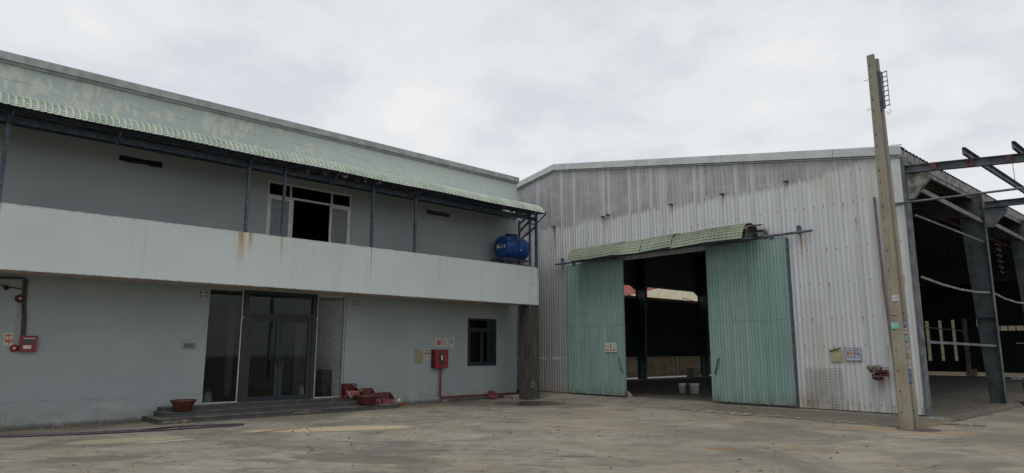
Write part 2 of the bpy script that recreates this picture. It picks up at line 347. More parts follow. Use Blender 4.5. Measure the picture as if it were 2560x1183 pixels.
def f_polecon(N, b, out):
    p = N.pos(); X, Y, Z = N.xyz(p)
    a = N.noise(N.vmul(p, (3., 3., 1.)), 1.0, 5.0, .6); f = N.noise(p, 45.0, 4.0, .7); s = N.noise(N.vmul(p, (22., 22., .8)), 1.0, 3.0)
    c = N.mix(N.ss(a, .35, .65), (.195, .172, .125), (.268, .243, .185))
    c = N.mix(N.ss(Z, 3.6, 6.2, 0.0, .75), c, (.20, .192, .158))
    c = N.mix(N.mul(N.ss(s, .5, .7), .35), c, (.13, .115, .085)); c = N.mix(N.mul(N.ss(f, .55, .75), .4), c, (.27, .25, .20))
    c = N.mix(N.ss(Z, .05, .35, .35, 0.0), c, (.14, .10, .06))
    c = N.mix(N.mul(N.ss(Z, 7.6, 8.3), .5), c, (.12, .115, .105))
    N.put(b.inputs['Base Color'], c); N.put(b.inputs['Roughness'], .85); N.put(b.inputs['Normal'], N.bump(N.add(f, a), .4, .01))


def f_glass(tint, refl=1.0):
    def fn(N, b, out):
        tr = N.n('ShaderNodeBsdfTransparent', {'Color': tint}); gl = N.n('ShaderNodeBsdfGlossy', {'Roughness': .03, 'Color': (.85, .9, .9)})
        fr = N.n('ShaderNodeFresnel', {'IOR': 1.45}).outputs[0]
        mx = N.n('ShaderNodeMixShader'); N.put(mx.inputs[0], N.mul(fr, refl)); N.t.links.new(tr.outputs[0], mx.inputs[1]); N.t.links.new(gl.outputs[0], mx.inputs[2])
        N.t.links.new(mx.outputs[0], out.inputs[0])
    return fn


def f_tile(dirty):
    def fn(N, b, out):
        p = N.pos(); a = N.noise(p, 1.6, 5.0, .65); f = N.noise(p, 22.0, 3.0, .6)
        c = N.mix(N.ss(a, .35, .65), (.27, .335, .275) if not dirty else (.125, .165, .122), (.385, .43, .37) if not dirty else (.225, .265, .195))
        c = N.mix(N.mul(N.ss(f, .5, .7), .35 if not dirty else .6), c, (.10, .14, .10))
        if dirty: c = N.mix(N.mul(N.ss(N.noise(p, 3.2, 4.0), .55, .62), .6), c, (.17, .14, .09))
        N.put(b.inputs['Base Color'], c); N.put(b.inputs['Roughness'], .45)
    return fn


def f_step(N, b, out):
    p = N.pos(); f = N.noise(p, 60.0, 3.0, .8); a = N.noise(p, 3.0, 5.0, .65)
    c = N.mix(N.ss(f, .4, .65), (.035, .037, .038), (.085, .088, .088))
    c = N.mix(N.mul(N.ss(a, .5, .68), .5), c, (.13, .12, .095))
    nz = N.xyz(N.n('ShaderNodeNewGeometry').outputs['True Normal'])[2]
    c = N.mix(N.mul(N.ss(nz, .5, .9), N.ss(a, .38, .6), .75), c, (.16, .14, .105))
    N.put(b.inputs['Base Color'], c); N.put(b.inputs['Roughness'], .6)


def f_block(N, b, out):
    p = N.wpos(); br = N.n('ShaderNodeTexBrick', {'Scale': 1.0, 'Color1': (.13, .105, .07, 1), 'Color2': (.19, .155, .105, 1), 'Mortar': (.08, .07, .055, 1), 'Mortar Size': .012, 'Brick Width': .4, 'Row Height': .19})
    U, V, Z = N.xyz(p); cv = N.n('ShaderNodeCombineXYZ'); N.put(cv.inputs[0], N.add(U, V)); N.put(cv.inputs[1], Z); N.put(br.inputs['Vector'], cv.outputs[0])
    c = N.mix(N.mul(N.ss(N.noise(p, 1.4, 5.0), .45, .65), .6), br.outputs[0], (.07, .06, .045))
    N.put(b.inputs['Base Color'], c); N.put(b.inputs['Roughness'], .9)


def f_cream(N, b, out):
    p = N.wpos(); U, V, Z = N.xyz(p); r = N.noise(N.vmul(p, (3., 3., .8)), 1.0, 5.0, .65)
    c = N.mix(N.ss(r, .3, .7), (.55, .50, .36), (.68, .65, .52))
    c = N.mix(N.ss(N.add(Z, N.mul(r, 1.1)), 8.9, 9.4, 0., .8), c, (.33, .13, .06))
    N.put(b.inputs['Base Color'], c); N.put(b.inputs['Roughness'], .7)


M_PAINT = mat('office_paint_shaded', f_paint(), rough=.75, spec=.25)
M_PARA = mat('parapet_paint_lit', f_paint(peel=True), rough=.75, spec=.25)
M_FASC = mat('balcony_paint_lit', f_paint(rust=True), rough=.75, spec=.25)
M_GABLE = mat('corrugated_sheet', f_gable)
M_TEAL = mat('teal_sheet', f_teal)
M_GROUND = mat('yard_concrete', f_ground)
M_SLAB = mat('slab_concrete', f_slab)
M_PILLAR = mat('pillar_cladding', f_pillar)
M_POLE = mat('pole_concrete', f_polecon)
M_GLASS = mat('tinted_glass', f_glass((.66, .71, .70), .55))
M_GLASSC = mat('clear_glass', f_glass((.97, .98, .98), .35))
M_GLASSF = mat('grimy_glass', f_glass((.42, .46, .47), 2.0))
M_TILE = mat('green_tile_sheet', f_tile(False))
M_TILED = mat('worn_green_tile_sheet', f_tile(True))
M_STEP = mat('dark_granite', f_step)
M_BLOCK = mat('block_wall', f_block)
M_CREAM = mat('cream_wall', f_cream)
M_COPING = mat('coping_cement', col=(.285, .30, .30), rough=.85, var=.14, vs=5)
M_STEELB = mat('blue_grey_steel', col=(.055, .074, .102), rough=.5, var=.3)
M_DARKALU = mat('charcoal_aluminium', col=(.020, .026, .032), rough=.45, var=.1)
M_WHITEALU = mat('white_aluminium', col=(.56, .58, .56), rough=.45, var=.12)
M_BLACK = mat('black_void', col=(.012, .013, .014), rough=.9)
M_SOFF = mat('soffit_paint', col=(.50, .42, .35), rough=.85, var=.15, vs=2)
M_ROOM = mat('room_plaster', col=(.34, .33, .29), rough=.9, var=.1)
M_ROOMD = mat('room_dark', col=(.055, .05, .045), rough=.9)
M_RTRIM = mat('roof_trim', col=(.40, .43, .43), rough=.5, var=.1, vs=2)
M_RSHEET = mat('dark_roof_sheet', col=(.060, .065, .068), rough=.7, var=.3)
M_NET = mat('black_netting', col=(.019, .022, .022), rough=.95, spec=.1)
M_STEEL = mat('grey_painted_steel', col=(.085, .098, .112), rough=.55, var=.25, vs=4)
M_STEELT = mat('teal_grey_steel', col=(.036, .050, .056), rough=.55, var=.3, vs=3)
M_STEELW = mat('weathered_steel', col=(.17, .165, .155), rough=.7, var=.35, vs=6)
M_RUST = mat('rusted_steel', col=(.105, .055, .04), rough=.85, var=.4, vs=14)
M_REDP = mat('red_pipe_paint', col=(.19, .045, .042), rough=.55, var=.3, vs=12)
M_RED = mat('red_enamel', col=(.215, .018, .028), rough=.4, var=.15, vs=6)
M_REDDK = mat('dark_red_enamel', col=(.085, .010, .015), rough=.5, var=.15, vs=6)
M_PINK = mat('faded_red_paint', col=(.235, .060, .074), rough=.6, var=.25, vs=8)
M_TERRA = mat('maroon_pot', col=(.082, .020, .016), rough=.5, var=.2, vs=6)
M_WHITE = mat('white_plastic', col=(.55, .56, .54), rough=.5, var=.1)
M_PAPER = mat('sign_white', col=(.50, .49, .45), rough=.6, var=.1)
M_SIGNR = mat('faded_sign_red', col=(.42, .13, .10), rough=.6, var=.2, vs=30)
M_BLUEP = mat('sign_blue', col=(.10, .14, .38), rough=.6)
M_YELP = mat('sign_yellow', col=(.45, .30, .05), rough=.6)
M_OLIVE = mat('olive_board', col=(.27, .275, .17), rough=.6, var=.08, vs=5)
M_BLUE = mat('blue_tank_plastic', col=(.010, .060, .235), rough=.35, var=.15, vs=4)
M_HOSE = mat('dark_hose_rubber', col=(.045, .037, .050), rough=.5)
M_BRICK = mat('orange_brick', col=(.22, .07, .03), rough=.9)
M_STRAW = mat('dry_straw', col=(.27, .235, .165), rough=.9, var=.3)
M_WOOD = mat('pale_wood', col=(.30, .22, .13), rough=.8)
M_GREENST = mat('sticker_green', col=(.12, .42, .33), rough=.6)
M_BLUEST = mat('sticker_blue', col=(.06, .12, .38), rough=.6)
M_GREYST = mat('sticker_grey', col=(.21, .20, .20), rough=.7)
M_CHROME = mat('dull_metal', col=(.35, .36, .36), rough=.35, metal=.7)
M_REDROOF = mat('faded_red_roof', col=(.22, .06, .055), rough=.7, var=.2, vs=2)
M_STONE = mat('rough_cement', col=(.22, .20, .165), rough=.95, var=.35, vs=12)

# ---------------------------------------------------------------- mesh helpers
WM = Matrix.Rotation(YB, 4, 'Z')          # (u, v, z) of the warehouse -> world
ROOTM = {}


class MB:
    def __init__(s, M=None): s.v, s.f, s.mi, s.sm, s.M = [], [], [], [], M

    def add(s, vs, fs, mi=0, sm=False):
        o = len(s.v)
        for q in vs:
            q = Vector(q); s.v.append(s.M @ q if s.M else q)
        for f in fs: s.f.append([i + o for i in f]); s.mi.append(mi); s.sm.append(sm)
        return s

    def box(s, x0, x1, y0, y1, z0, z1, mi=0):
        if x0 > x1: x0, x1 = x1, x0
        if y0 > y1: y0, y1 = y1, y0
        if z0 > z1: z0, z1 = z1, z0
        vs = [(x, y, z) for x in (x0, x1) for y in (y0, y1) for z in (z0, z1)]
        return s.add(vs, [(0, 1, 3, 2), (4, 6, 7, 5), (0, 4, 5, 1), (2, 3, 7, 6), (0, 2, 6, 4), (1, 5, 7, 3)], mi)

    def bar(s, p, q, w, h, upv=(0, 0, 1), mi=0):           # rectangular bar from p to q
        p, q = Vector(p), Vector(q); d = (q - p).normalized(); a = d.cross(Vector(upv))
        if a.length < 1e-4: a = d.cross(Vector((0, 1, 0)))
        a.normalize(); b = a.cross(d); vs = []
        for e in (p, q):
            for i, j in ((-1, -1), (1, -1), (1, 1), (-1, 1)): vs.append(e + a * w * .5 * i + b * h * .5 * j)
        return s.add(vs, [(0, 1, 2, 3), (7, 6, 5, 4), (0, 4, 5, 1), (1, 5, 6, 2), (2, 6, 7, 3), (3, 7, 4, 0)], mi)

    def tube(s, pts, r, n=8, mi=0, r2=None, cap=True):
        pts = [Vector(p) for p in pts]; L = len(pts); vs = []; ref = None
        for i, p in enumerate(pts):
            d = (pts[min(i + 1, L - 1)] - pts[max(i - 1, 0)]).normalized()
            if ref is None:
                ref = d.cross(Vector((0, 0, 1)));
                if ref.length < .1: ref = d.cross(Vector((0, 1, 0)))
            a = (ref - d * ref.dot(d)).normalized(); ref = a; b = d.cross(a)
            rr = r if r2 is None else r + (r2 - r) * i / (L - 1)
            for k in range(n):
                t = 2 * math.pi * k / n; vs.append(p + a * rr * math.cos(t) + b * rr * math.sin(t))
        fs = [(i * n + k, i * n + (k + 1) % n, (i + 1) * n + (k + 1) % n, (i + 1) * n + k) for i in range(L - 1) for k in range(n)]
        s.add(vs, fs, mi, True)
        if cap:
            s.add(vs[:n], [tuple(range(n - 1, -1, -1))], mi); s.add(vs[-n:], [tuple(range(n))], mi)
        return s

    def prism(s, poly, ext, mi=0):                         # polygon of 3-D points swept by ext
        n = len(poly); e = Vector(ext); vs = [Vector(p) for p in poly] + [Vector(p) + e for p in poly]
        return s.add(vs, [tuple(range(n)), tuple(range(2 * n - 1, n - 1, -1))] + [(i, (i + 1) % n, (i + 1) % n + n, i + n) for i in range(n)], mi)

    def lathe(s, c, prof, n=24, mi=0, axis='z'):
        vs = []
        for r, h in prof:
            for k in range(n):
                t = 2 * math.pi * k / n; a, b = r * math.cos(t), r * math.sin(t)
                vs.append((c[0] + a, c[1] + b, c[2] + h) if axis == 'z' else ((c[0] + a, c[1] + h, c[2] + b) if axis == 'y' else (c[0] + h, c[1] + a, c[2] + b)))
        return s.add(vs, [(i * n + k, i * n + (k + 1) % n, (i + 1) * n + (k + 1) % n, (i + 1) * n + k) for i in range(len(prof) - 1) for k in range(n)], mi, True)

    def grid(s, fn, A, B, mi=0, sm=False, flip=False):
        vs = [fn(a, b) for a in A for b in B]; n = len(B)
        fs = [(i * n + j, (i + 1) * n + j, (i + 1) * n + j + 1, i * n + j + 1) for i in range(len(A) - 1) for j in range(n - 1)]
        return s.add(vs, fs, mi, sm)

    def build(s, name, mats, root=None, kind=None):
        if not isinstance(mats, (list, tuple)): mats = [mats]
        me = bpy.data.meshes.new(name); o = bpy.data.objects.new(name, me); C.objects.link(o)
        if root is not None:
            Mi = ROOTM[root.name].inverted(); o.parent = root; ROOTM[o.name] = ROOTM[root.name]
            vs = [Mi @ v for v in s.v]
        else:
            c = Vector((sum(v.x for v in s.v) / len(s.v), sum(v.y for v in s.v) / len(s.v), min(v.z for v in s.v))) if kind != 'structure' else Vector()
            vs = [v - c for v in s.v]; o.location = c; ROOTM[o.name] = Matrix.Translation(c)
        me.from_pydata(vs, [], s.f); me.update()
        for m_ in mats: me.materials.append(m_)
        me.polygons.foreach_set('material_index', s.mi); me.polygons.foreach_set('use_smooth', s.sm)
        import bmesh
        bm = bmesh.new(); bm.from_mesh(me); bmesh.ops.recalc_face_normals(bm, faces=bm.faces); bm.to_mesh(me); bm.free()
        if kind: o['kind'] = kind
        return o


def thing(name, label, cat, loc, group=None, M=None, rz=0):
    p = (M @ Vector(loc)) if M else Vector(loc)
    o = bpy.data.objects.new(name, None); C.objects.link(o); o.location = p; o.rotation_euler = (0, 0, rz); o.empty_display_size = .2
    ROOTM[o.name] = Matrix.Translation(p) @ Matrix.Rotation(rz, 4, 'Z'); o['label'] = label; o['category'] = cat
    if group: o['group'] = group
    return o


def tag(o, label, cat, group=None):
    o['label'] = label; o['category'] = cat
    if group: o['group'] = group
    return o


def text_mb(body, size, origin, xdir, ydir, depth=.003, M=None, fit=None):
    cu = bpy.data.curves.new('t', 'FONT'); cu.body = body; cu.size = size; cu.align_x = 'CENTER'; cu.align_y = 'CENTER'; cu.extrude = 0; cu.resolution_u = 2
    ob = bpy.data.objects.new('t', cu); C.objects.link(ob); dg = bpy.context.evaluated_depsgraph_get(); dg.update()
    me = bpy.data.meshes.new_from_object(ob.evaluated_get(dg)); mb = MB(M)
    xd, yd, og = Vector(xdir), Vector(ydir), Vector(origin); nrm = xd.cross(yd)
    xs = [v.co.x for v in me.vertices] or [0]; k = 1.0
    if fit and max(xs) - min(xs) > 0: k = fit / (max(xs) - min(xs))
    mb.add([og + xd * v.co.x * k + yd * v.co.y + nrm * depth for v in me.vertices], [tuple(p.vertices) for p in me.polygons])
    bpy.data.objects.remove(ob); bpy.data.curves.remove(cu); bpy.data.meshes.remove(me)
    return mb


def wall_holes(mb, x0, x1, ya, yb, za, zb, holes, mi_split=None):
    """wall slab between x0 (back) and x1 (front), with rectangular holes (y0,y1,z0,z1)"""
    ys = sorted({ya, yb, *[h[0] for h in holes], *[h[1] for h in holes]}); zs = sorted({za, zb, *[h[2] for h in holes], *[h[3] for h in holes], *(mi_split or [])})
    zs = [z for z in zs if za <= z <= zb]
    def inh(y, z): return any(h[0] < y < h[1] and h[2] < z < h[3] for h in holes)
    for i in range(len(ys) - 1):
        for j in range(len(zs) - 1):
            y0, y1, z0, z1 = ys[i], ys[i + 1], zs[j], zs[j + 1]
            if inh((y0 + y1) / 2, (z0 + z1) / 2): continue
            mi = 1 if (mi_split and z0 >= mi_split[0] - 1e-6) else 0
            for x in (x0, x1): mb.add([(x, y0, z0), (x, y1, z0), (x, y1, z1), (x, y0, z1)], [(0, 1, 2, 3)], mi)
    for y0, y1, z0, z1 in holes:
        mb.add([(x0, y0, z0), (x1, y0, z0), (x1, y1, z0), (x0, y1, z0), (x0, y0, z1), (x1, y0, z1), (x1, y1, z1), (x0, y1, z1)],
               [(0, 1, 2, 3), (4, 7, 6, 5), (0, 4, 5, 1), (2, 6, 7, 3)])
    for y in (ya, yb): mb.add([(x0, y, za), (x1, y, za), (x1, y, zb), (x0, y, zb)], [(0, 1, 2, 3)])
    mb.add([(x0, ya, zb), (x1, ya, zb), (x1, yb, zb), (x0, yb, zb)], [(0, 1, 2, 3)])


def tile_profile(pts, step):
    pts = [Vector(p) for p in pts]; L = [0]
    for i in range(1, len(pts)): L.append(L[-1] + (pts[i] - pts[i - 1]).length)
    def at(s):
        for i in range(1, len(pts)):
            if s <= L[i] + 1e-9:
                t = (s - L[i - 1]) / (L[i] - L[i - 1]); p = pts[i - 1].lerp(pts[i], t); d = (pts[i] - pts[i - 1]).normalized(); return p, Vector((-d.y, d.x))
        return pts[-1], Vector((0, 1))
    out = []; s = 0.0; tot = L[-1]; k = int(tot / step)
    for i in range(k):
        a = i * tot / k; b = (i + 1) * tot / k - .004
        for q, off in ((a, 1.0), (b, 0.0)):
            p, n = at(q); out.append((p, n, off))
    return out


def tile_sheet(mb, prof, t0, t1, period, mapf, rh=.02, sh=.014, wav=None):
    A = [0, .30, .40, .52, .64, .74]; H = [0, 0, .7, 1, .7, 0]
    n = int((t1 - t0) / period); T = []
    for i in range(n):
        for a, h in zip(A, H): T.append((t0 + (i + a) * period, h))
    T.append((t0 + n * period, 0))
    s = 1 if prof[0][1].y > 0 else -1
    vs = []; m = len(prof)
    for t, h in T:
        for p, nn, off in prof:
            o = (rh * h + sh * (1 - off) * (1 - h * .8)) * s; q = p + nn * o; dz = wav(t, p) if wav else 0
            vs.append(mapf(t, q.x, q.y + dz))
    fs = [(i * m + j, (i + 1) * m + j, (i + 1) * m + j + 1, i * m + j + 1) for i in range(len(T) - 1) for j in range(m - 1)]
    mb.add(vs, fs)


# ================================================================= GROUND
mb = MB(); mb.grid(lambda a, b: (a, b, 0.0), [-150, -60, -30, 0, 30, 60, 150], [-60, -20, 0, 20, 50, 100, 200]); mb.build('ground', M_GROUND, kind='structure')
# warehouse floor with its broken kerb on the open side, and the sloping apron before the gable
mb = MB(WM)
edge = []
vv = 17.56
while vv < 48: edge.append(vv); vv += .22
prev = None
rows = []
for v in edge:
    j = random.uniform(-.03, .03); rows.append((v, -5.10 + j, -5.02 + j + random.uniform(-.02, .03), .12 + random.uniform(-.012, .008)))
vs = []
for v, a, b2, h in rows: vs += [(-22.7, v, .12), (-8, v, .12), (a, v, h), (b2, v, h * .45), (b2 + .05, v, -.05)]
fs = [(i * 5 + k, (i + 1) * 5 + k, (i + 1) * 5 + k + 1, i * 5 + k + 1) for i in range(len(rows) - 1) for k in range(4)]
mb.add(vs, fs); mb.add([(-22.7, 17.56, .12), (-22.7, 48, .12), (-22.7, 48, -.05), (-22.7, 17.56, -.05)], [(0, 1, 2, 3)])
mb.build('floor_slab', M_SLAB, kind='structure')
mb = MB(WM); U_ = [-17.9 + i * .2 for i in range(65)]
def apz(u, k): return (.124, .10, .05, .012, -.03)[k] + (random.uniform(-.006, .006) if 0 < k < 4 else 0)
def apv(u, k): return (17.62, 17.2, 16.6, 15.95, 15.85)[k] - (0 if k < 3 else .14 * max(0, min(1, (-12 - u) / 4.)) + random.uniform(-.03, .03))
U_ += [-4.98]
vs = [(u, apv(u, k), apz(u, k) if u < -5.05 else -.03) for u in U_ for k in range(5)]
mb.add(vs, [(i * 5 + k, (i + 1) * 5 + k, (i + 1) * 5 + k + 1, i * 5 + k + 1) for i in range(len(U_) - 1) for k in range(4)])
mb.build('apron', M_SLAB, kind='structure')
# dry grass and straw washed along the apron's edge
mb = MB(WM)
for i in range(230):
    u = random.uniform(-11.6, -5.6); v = 15.98 + random.gauss(0, .09) + .12 * math.sin(u * 2.1); L = random.uniform(.05, .2); a = random.uniform(0, 6.28); k = random.uniform(-3, 3)
    if random.random() < .5: u = random.gauss(-9.6, .8)
    pts = [(u + L * t * math.cos(a + k * t), v + L * t * math.sin(a + k * t), .028 + .012 * math.sin(t * 3.1)) for t in (0, .35, .7, 1)]
    mb.tube(pts, random.uniform(.003, .007), 4)
o = mb.build('straw_litter', M_STRAW, kind='stuff'); tag(o, 'thin line of dry straw and grass lying along the edge of the warehouse apron', 'litter')
# loose grit and pebbles in the yard
mb = MB()
for i in range(520):
    x = random.uniform(-16.8, -4); y = random.uniform(2, 15.5); r = random.choice([.006, .008, .012, .02])
    if random.random() < .3: x = -17.2 + abs(random.gauss(0, .25)); y = random.uniform(2, 15)
    mb.box(x - r, x + r, y - r * .8, y + r * .8, 0.0, r * 1.1)
o = mb.build('loose_grit', M_STONE, kind='stuff'); tag(o, 'loose grit and pebbles scattered over the concrete yard', 'grit')

# ================================================================= OFFICE BUILDING
off = thing('office_building', 'pale grey-green two-storey office building with balcony and green tile awning', 'building', (XW, 5, 0))
YE = 16.95
holes = [(6.22, 10.08, .3, 3.15), (7.55, 10.12, 3.5, 6.17), (14.66, 15.95, 1.09, 2.67)]
mb = MB(); wall_holes(mb, XW - .22, XW, -8, YE, -.05, 7.68, holes, [6.6]); mb.build('wall', [M_PAINT, M_PARA], off)
mb = MB(); mb.box(-30, XW - .222, YE - .22, YE, -.05, 7.68).box(-30, XW - .222, -8, -7.8, -.05, 7.68).box(-30.2, -30, -8, YE, -.05, 7.68); mb.build('side_wall', M_PAINT, off)
mb = MB(); mb.box(-30.2, XW - .225, -7.9, YE - .01, 7.2, 7.35); mb.build('roof', M_COPING, off)
mb = MB(); mb.box(XW - .3, XW + .11, -8.1, YE + .02, 7.74, 7.91).box(XW - .3, XW + .06, -8.05, YE + .01, 7.681, 7.74); mb.build('parapet_coping', M_COPING, off)
# balcony
bal = MB(); bal.box(-16.04, -15.92, -8, 16.55, 3.12, 4.40).build('balcony_parapet', M_FASC, off)
MB().box(XW + .002, -16.042, -8, 16.55, 3.17, 3.42).build('balcony_slab', M_SOFF, off)
MB().box(XW + .002, -16.042, 16.43, 16.549, 3.421, 4.0).build('balcony_end_wall', M_FASC, off)
mb = MB()
for y in (7.2, 7.9, 8.9, 9.4, 9.6, 6.45): MB().box(-16.06, -16.045, y, y + .02, 3.08, 3.17).build('drip_stub', M_BLACK, off)
mb = MB()
for y in (6.0, 10.3):
    for dy in (0, .14):
        for dz in (0, .09): MB().lathe((XW + .004, y + dy, 2.93 + dz), [(.0, .0), (.022, .0), (.022, -.003)], 10, axis='x').build('bolt_hole', M_BLACK, off)
# pillar
mb = MB(); mb.box(-16.38, -15.9, 16.06, 16.52, -.03, 3.118); mb.build('pillar', M_PILLAR, off)
MB().box(-16.95, -16.42, 15.9, 16.9, -.02, .12).build('pillar_plinth', M_STONE, off)


def frame(name, y0, y1, z0, z1, w, x, d, m, root):
    mb = MB(); mb.box(x - d, x, y0, y1, z0, z0 + w).box(x - d, x, y0, y1, z1 - w, z1).box(x - d, x, y0, y0 + w, z0 + w, z1 - w).box(x - d, x, y1 - w, y1, z0 + w, z1 - w)
    return mb.build(name, m, root)


# entrance: two fixed glass panels, transom, double door
frame('glass_panel_frame', 6.225, 7.10, .305, 3.145, .022, XW - .05, .05, M_WHITEALU, off)
MB().box(XW - .085, XW - .077, 6.247, 7.078, .327, 3.123).build('glass_panel', M_GLASS, off)
frame('glass_panel_frame', 9.20, 10.075, .305, 3.145, .022, XW - .05, .05, M_WHITEALU, off)
MB().box(XW - .085, XW - .077, 9.222, 10.053, .327, 3.123).build('glass_panel', M_GLASSC, off)
ent = MB(); ent.box(XW - .14, XW - .03, 7.11, 7.25, .305, 3.145).box(XW - .14, XW - .03, 9.06, 9.19, .305, 3.145).box(XW - .14, XW - .03, 7.25, 9.06, 3.07, 3.145).box(XW - .14, XW - .03, 7.25, 9.06, 2.48, 2.56)
ent = ent.build('door_frame', M_DARKALU, off)
MB().box(XW - .09, XW - .08, 7.251, 9.059, 2.561, 3.069).build('transom_glass', M_GLASS, ent)
for y0, y1, side in ((7.255, 8.148, 1), (8.156, 9.055, 0)):
    dr = frame('entrance_door', y0, y1, .31, 2.47, .11, XW - .045, .06, M_DARKALU, off)
    MB().box(XW - .082, XW - .074, y0 + .111, y1 - .111, .421, 2.359).build('door_glass', M_GLASS, dr)
    yh = y1 - .05 if side else y0 + .05
    mb = MB(); mb.box(XW - .044, XW - .03, yh - .02, yh + .02, 1.2, 1.45); mb.tube([(XW - .03, yh, 1.38), (XW + .02, yh, 1.38), (XW + .02, yh + (-.1 if side else .1), 1.38)], .009, 6)
    mb.build('door_handle', M_BLACK, dr)
MB().tube([(XW - .12, 7.93, 1.35), (XW - .12, 7.93, 2.1)], .014, 8).build('pull_bar', M_CHROME, off)
mb = MB()
for y in (7.10, 9.18): MB().box(XW - .03, XW + .01, y - .015, y + .015, 2.42, 2.47).build('door_bracket', M_WHITE, off)
# ground floor room
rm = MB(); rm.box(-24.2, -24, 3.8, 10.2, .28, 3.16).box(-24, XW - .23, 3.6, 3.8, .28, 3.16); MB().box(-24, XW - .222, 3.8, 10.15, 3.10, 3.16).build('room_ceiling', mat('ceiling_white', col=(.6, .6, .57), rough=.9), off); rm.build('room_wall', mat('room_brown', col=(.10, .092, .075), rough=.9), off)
MB().box(-24, XW - .224, 10.16, 10.3, .28, 3.099).build('partition_wall', mat('partition_paint', col=(.80, .84, .82), rough=.8), off)
MB().box(-24, XW - .225, 3.8, 13.2, .2, .28).box(XW - .22, XW - .001, 6.22, 10.08, .2, .298).build('room_floor', mat('floor_tile', col=(.13, .12, .10), rough=.35), off)
MB().box(-20.3, -20.0, 9.85, 10.1, .281, 3.099).build('room_column', M_ROOM, off); MB().box(-21.2, -20.9, 8.1, 8.3, .281, 3.099).build('room_column', M_ROOM, off)
MB().box(-23.95, -23.3, 5, 9.6, .281, 1.5).build('room_counter', M_ROOMD, off)
mb = MB(); mb.lathe((-18.2, 9.2, .28), [(.0, 0), (.09, 0), (.12, .12), (.06, .3), (.08, .34)], 16); o = mb.build('white_vase', M_WHITE); tag(o, 'small white vase standing on the floor inside the entrance doors', 'vase')
mb = MB(); mb.box(-18.5, -18.15, 9.82, 10.12, .28, 1.05); o = mb.build('speaker_cabinet', M_ROOMD); tag(o, 'dark upright box standing behind the right glass panel of the entrance', 'box')
# upper sliding window-door
uw = MB()
for a in ((7.555, 10.115, 6.11, 6.165), (7.555, 10.115, 5.74, 5.79), (7.555, 7.60, 3.505, 5.74), (10.07, 10.115, 3.505, 5.74), (7.555, 7.60, 5.79, 6.11), (10.07, 10.115, 5.79, 6.11), (8.2, 8.24, 5.79, 6.11), (9.46, 9.5, 5.79, 6.11)):
    uw.box(XW - .10, XW - .02, *a)
uwo = uw.build('upper_window_frame', M_WHITEALU, off)
MB().box(XW - .07, XW - .062, 7.601, 8.199, 5.791, 6.109).box(XW - .07, XW - .062, 8.241, 9.459, 5.791, 6.109).box(XW - .07, XW - .062, 9.501, 10.069, 5.791, 6.109).build('transom_glass', M_GLASSF, uwo)
for y0, y1, xx in ((7.603, 8.25, XW - .02), (9.43, 10.067, XW - .02)):
    s_ = frame('sliding_sash', y0, y1, 3.51, 5.735, .065, xx - .005, .035, M_WHITEALU, off)
    MB().box(xx - .028, xx - .02, y0 + .066, y1 - .066, 3.58, 5.67).build('sash_glass', mat('frosted_pane', col=(.13, .145, .15), rough=.25, var=.1), s_)
frame('sliding_sash', 7.66, 8.33, 3.51, 5.735, .06, XW - .062, .03, M_WHITEALU, off)
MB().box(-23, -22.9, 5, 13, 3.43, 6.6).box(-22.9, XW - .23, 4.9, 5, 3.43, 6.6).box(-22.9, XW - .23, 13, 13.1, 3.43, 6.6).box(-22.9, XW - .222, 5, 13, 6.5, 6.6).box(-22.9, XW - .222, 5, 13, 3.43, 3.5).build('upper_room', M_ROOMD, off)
# lower window
lw = MB()
for a in ((14.665, 15.945, 2.60, 2.665), (14.665, 15.945, 1.095, 1.16), (14.665, 14.73, 1.16, 2.6), (15.88, 15.945, 1.16, 2.6), (14.73, 15.88, 2.29, 2.35)): lw.box(XW - .09, XW + .015, *a)
lwo = lw.build('lower_window_frame', M_DARKALU, off)
for y0, y1 in ((14.735, 15.31), (15.315, 15.875)):
    s_ = frame('window_sash', y0, y1, 1.165, 2.285, .055, XW - .02, .04, M_DARKALU, lwo)
MB().box(XW - .05, XW - .042, 14.79, 15.82, 1.22, 2.23).box(XW - .05, XW - .042, 14.731, 15.879, 2.351, 2.599).build('window_glass', M_GLASS, lwo)
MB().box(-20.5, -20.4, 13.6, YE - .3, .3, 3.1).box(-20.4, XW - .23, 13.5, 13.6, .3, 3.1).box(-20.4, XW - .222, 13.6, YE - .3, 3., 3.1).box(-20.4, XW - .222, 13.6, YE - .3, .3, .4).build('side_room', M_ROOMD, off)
# ventilation slots
for y0, y1, m_ in ((3.93, 4.87, M_BLACK), (12.86, 13.80, mat('vent_grime', col=(.06, .065, .06), rough=.9, var=.5, vs=20))):
    mb = MB(); n = 14
    for i in range(n):
        a = y0 + (y1 - y0) * i / n; mb.box(XW + .001, XW + .012 + .004 * (i % 2), a, a + (y1 - y0) / n - .002, 5.985 + random.uniform(-.015, .01), 6.115 + random.uniform(-.01, .015))
    mb.build('vent_grille', m_, off)
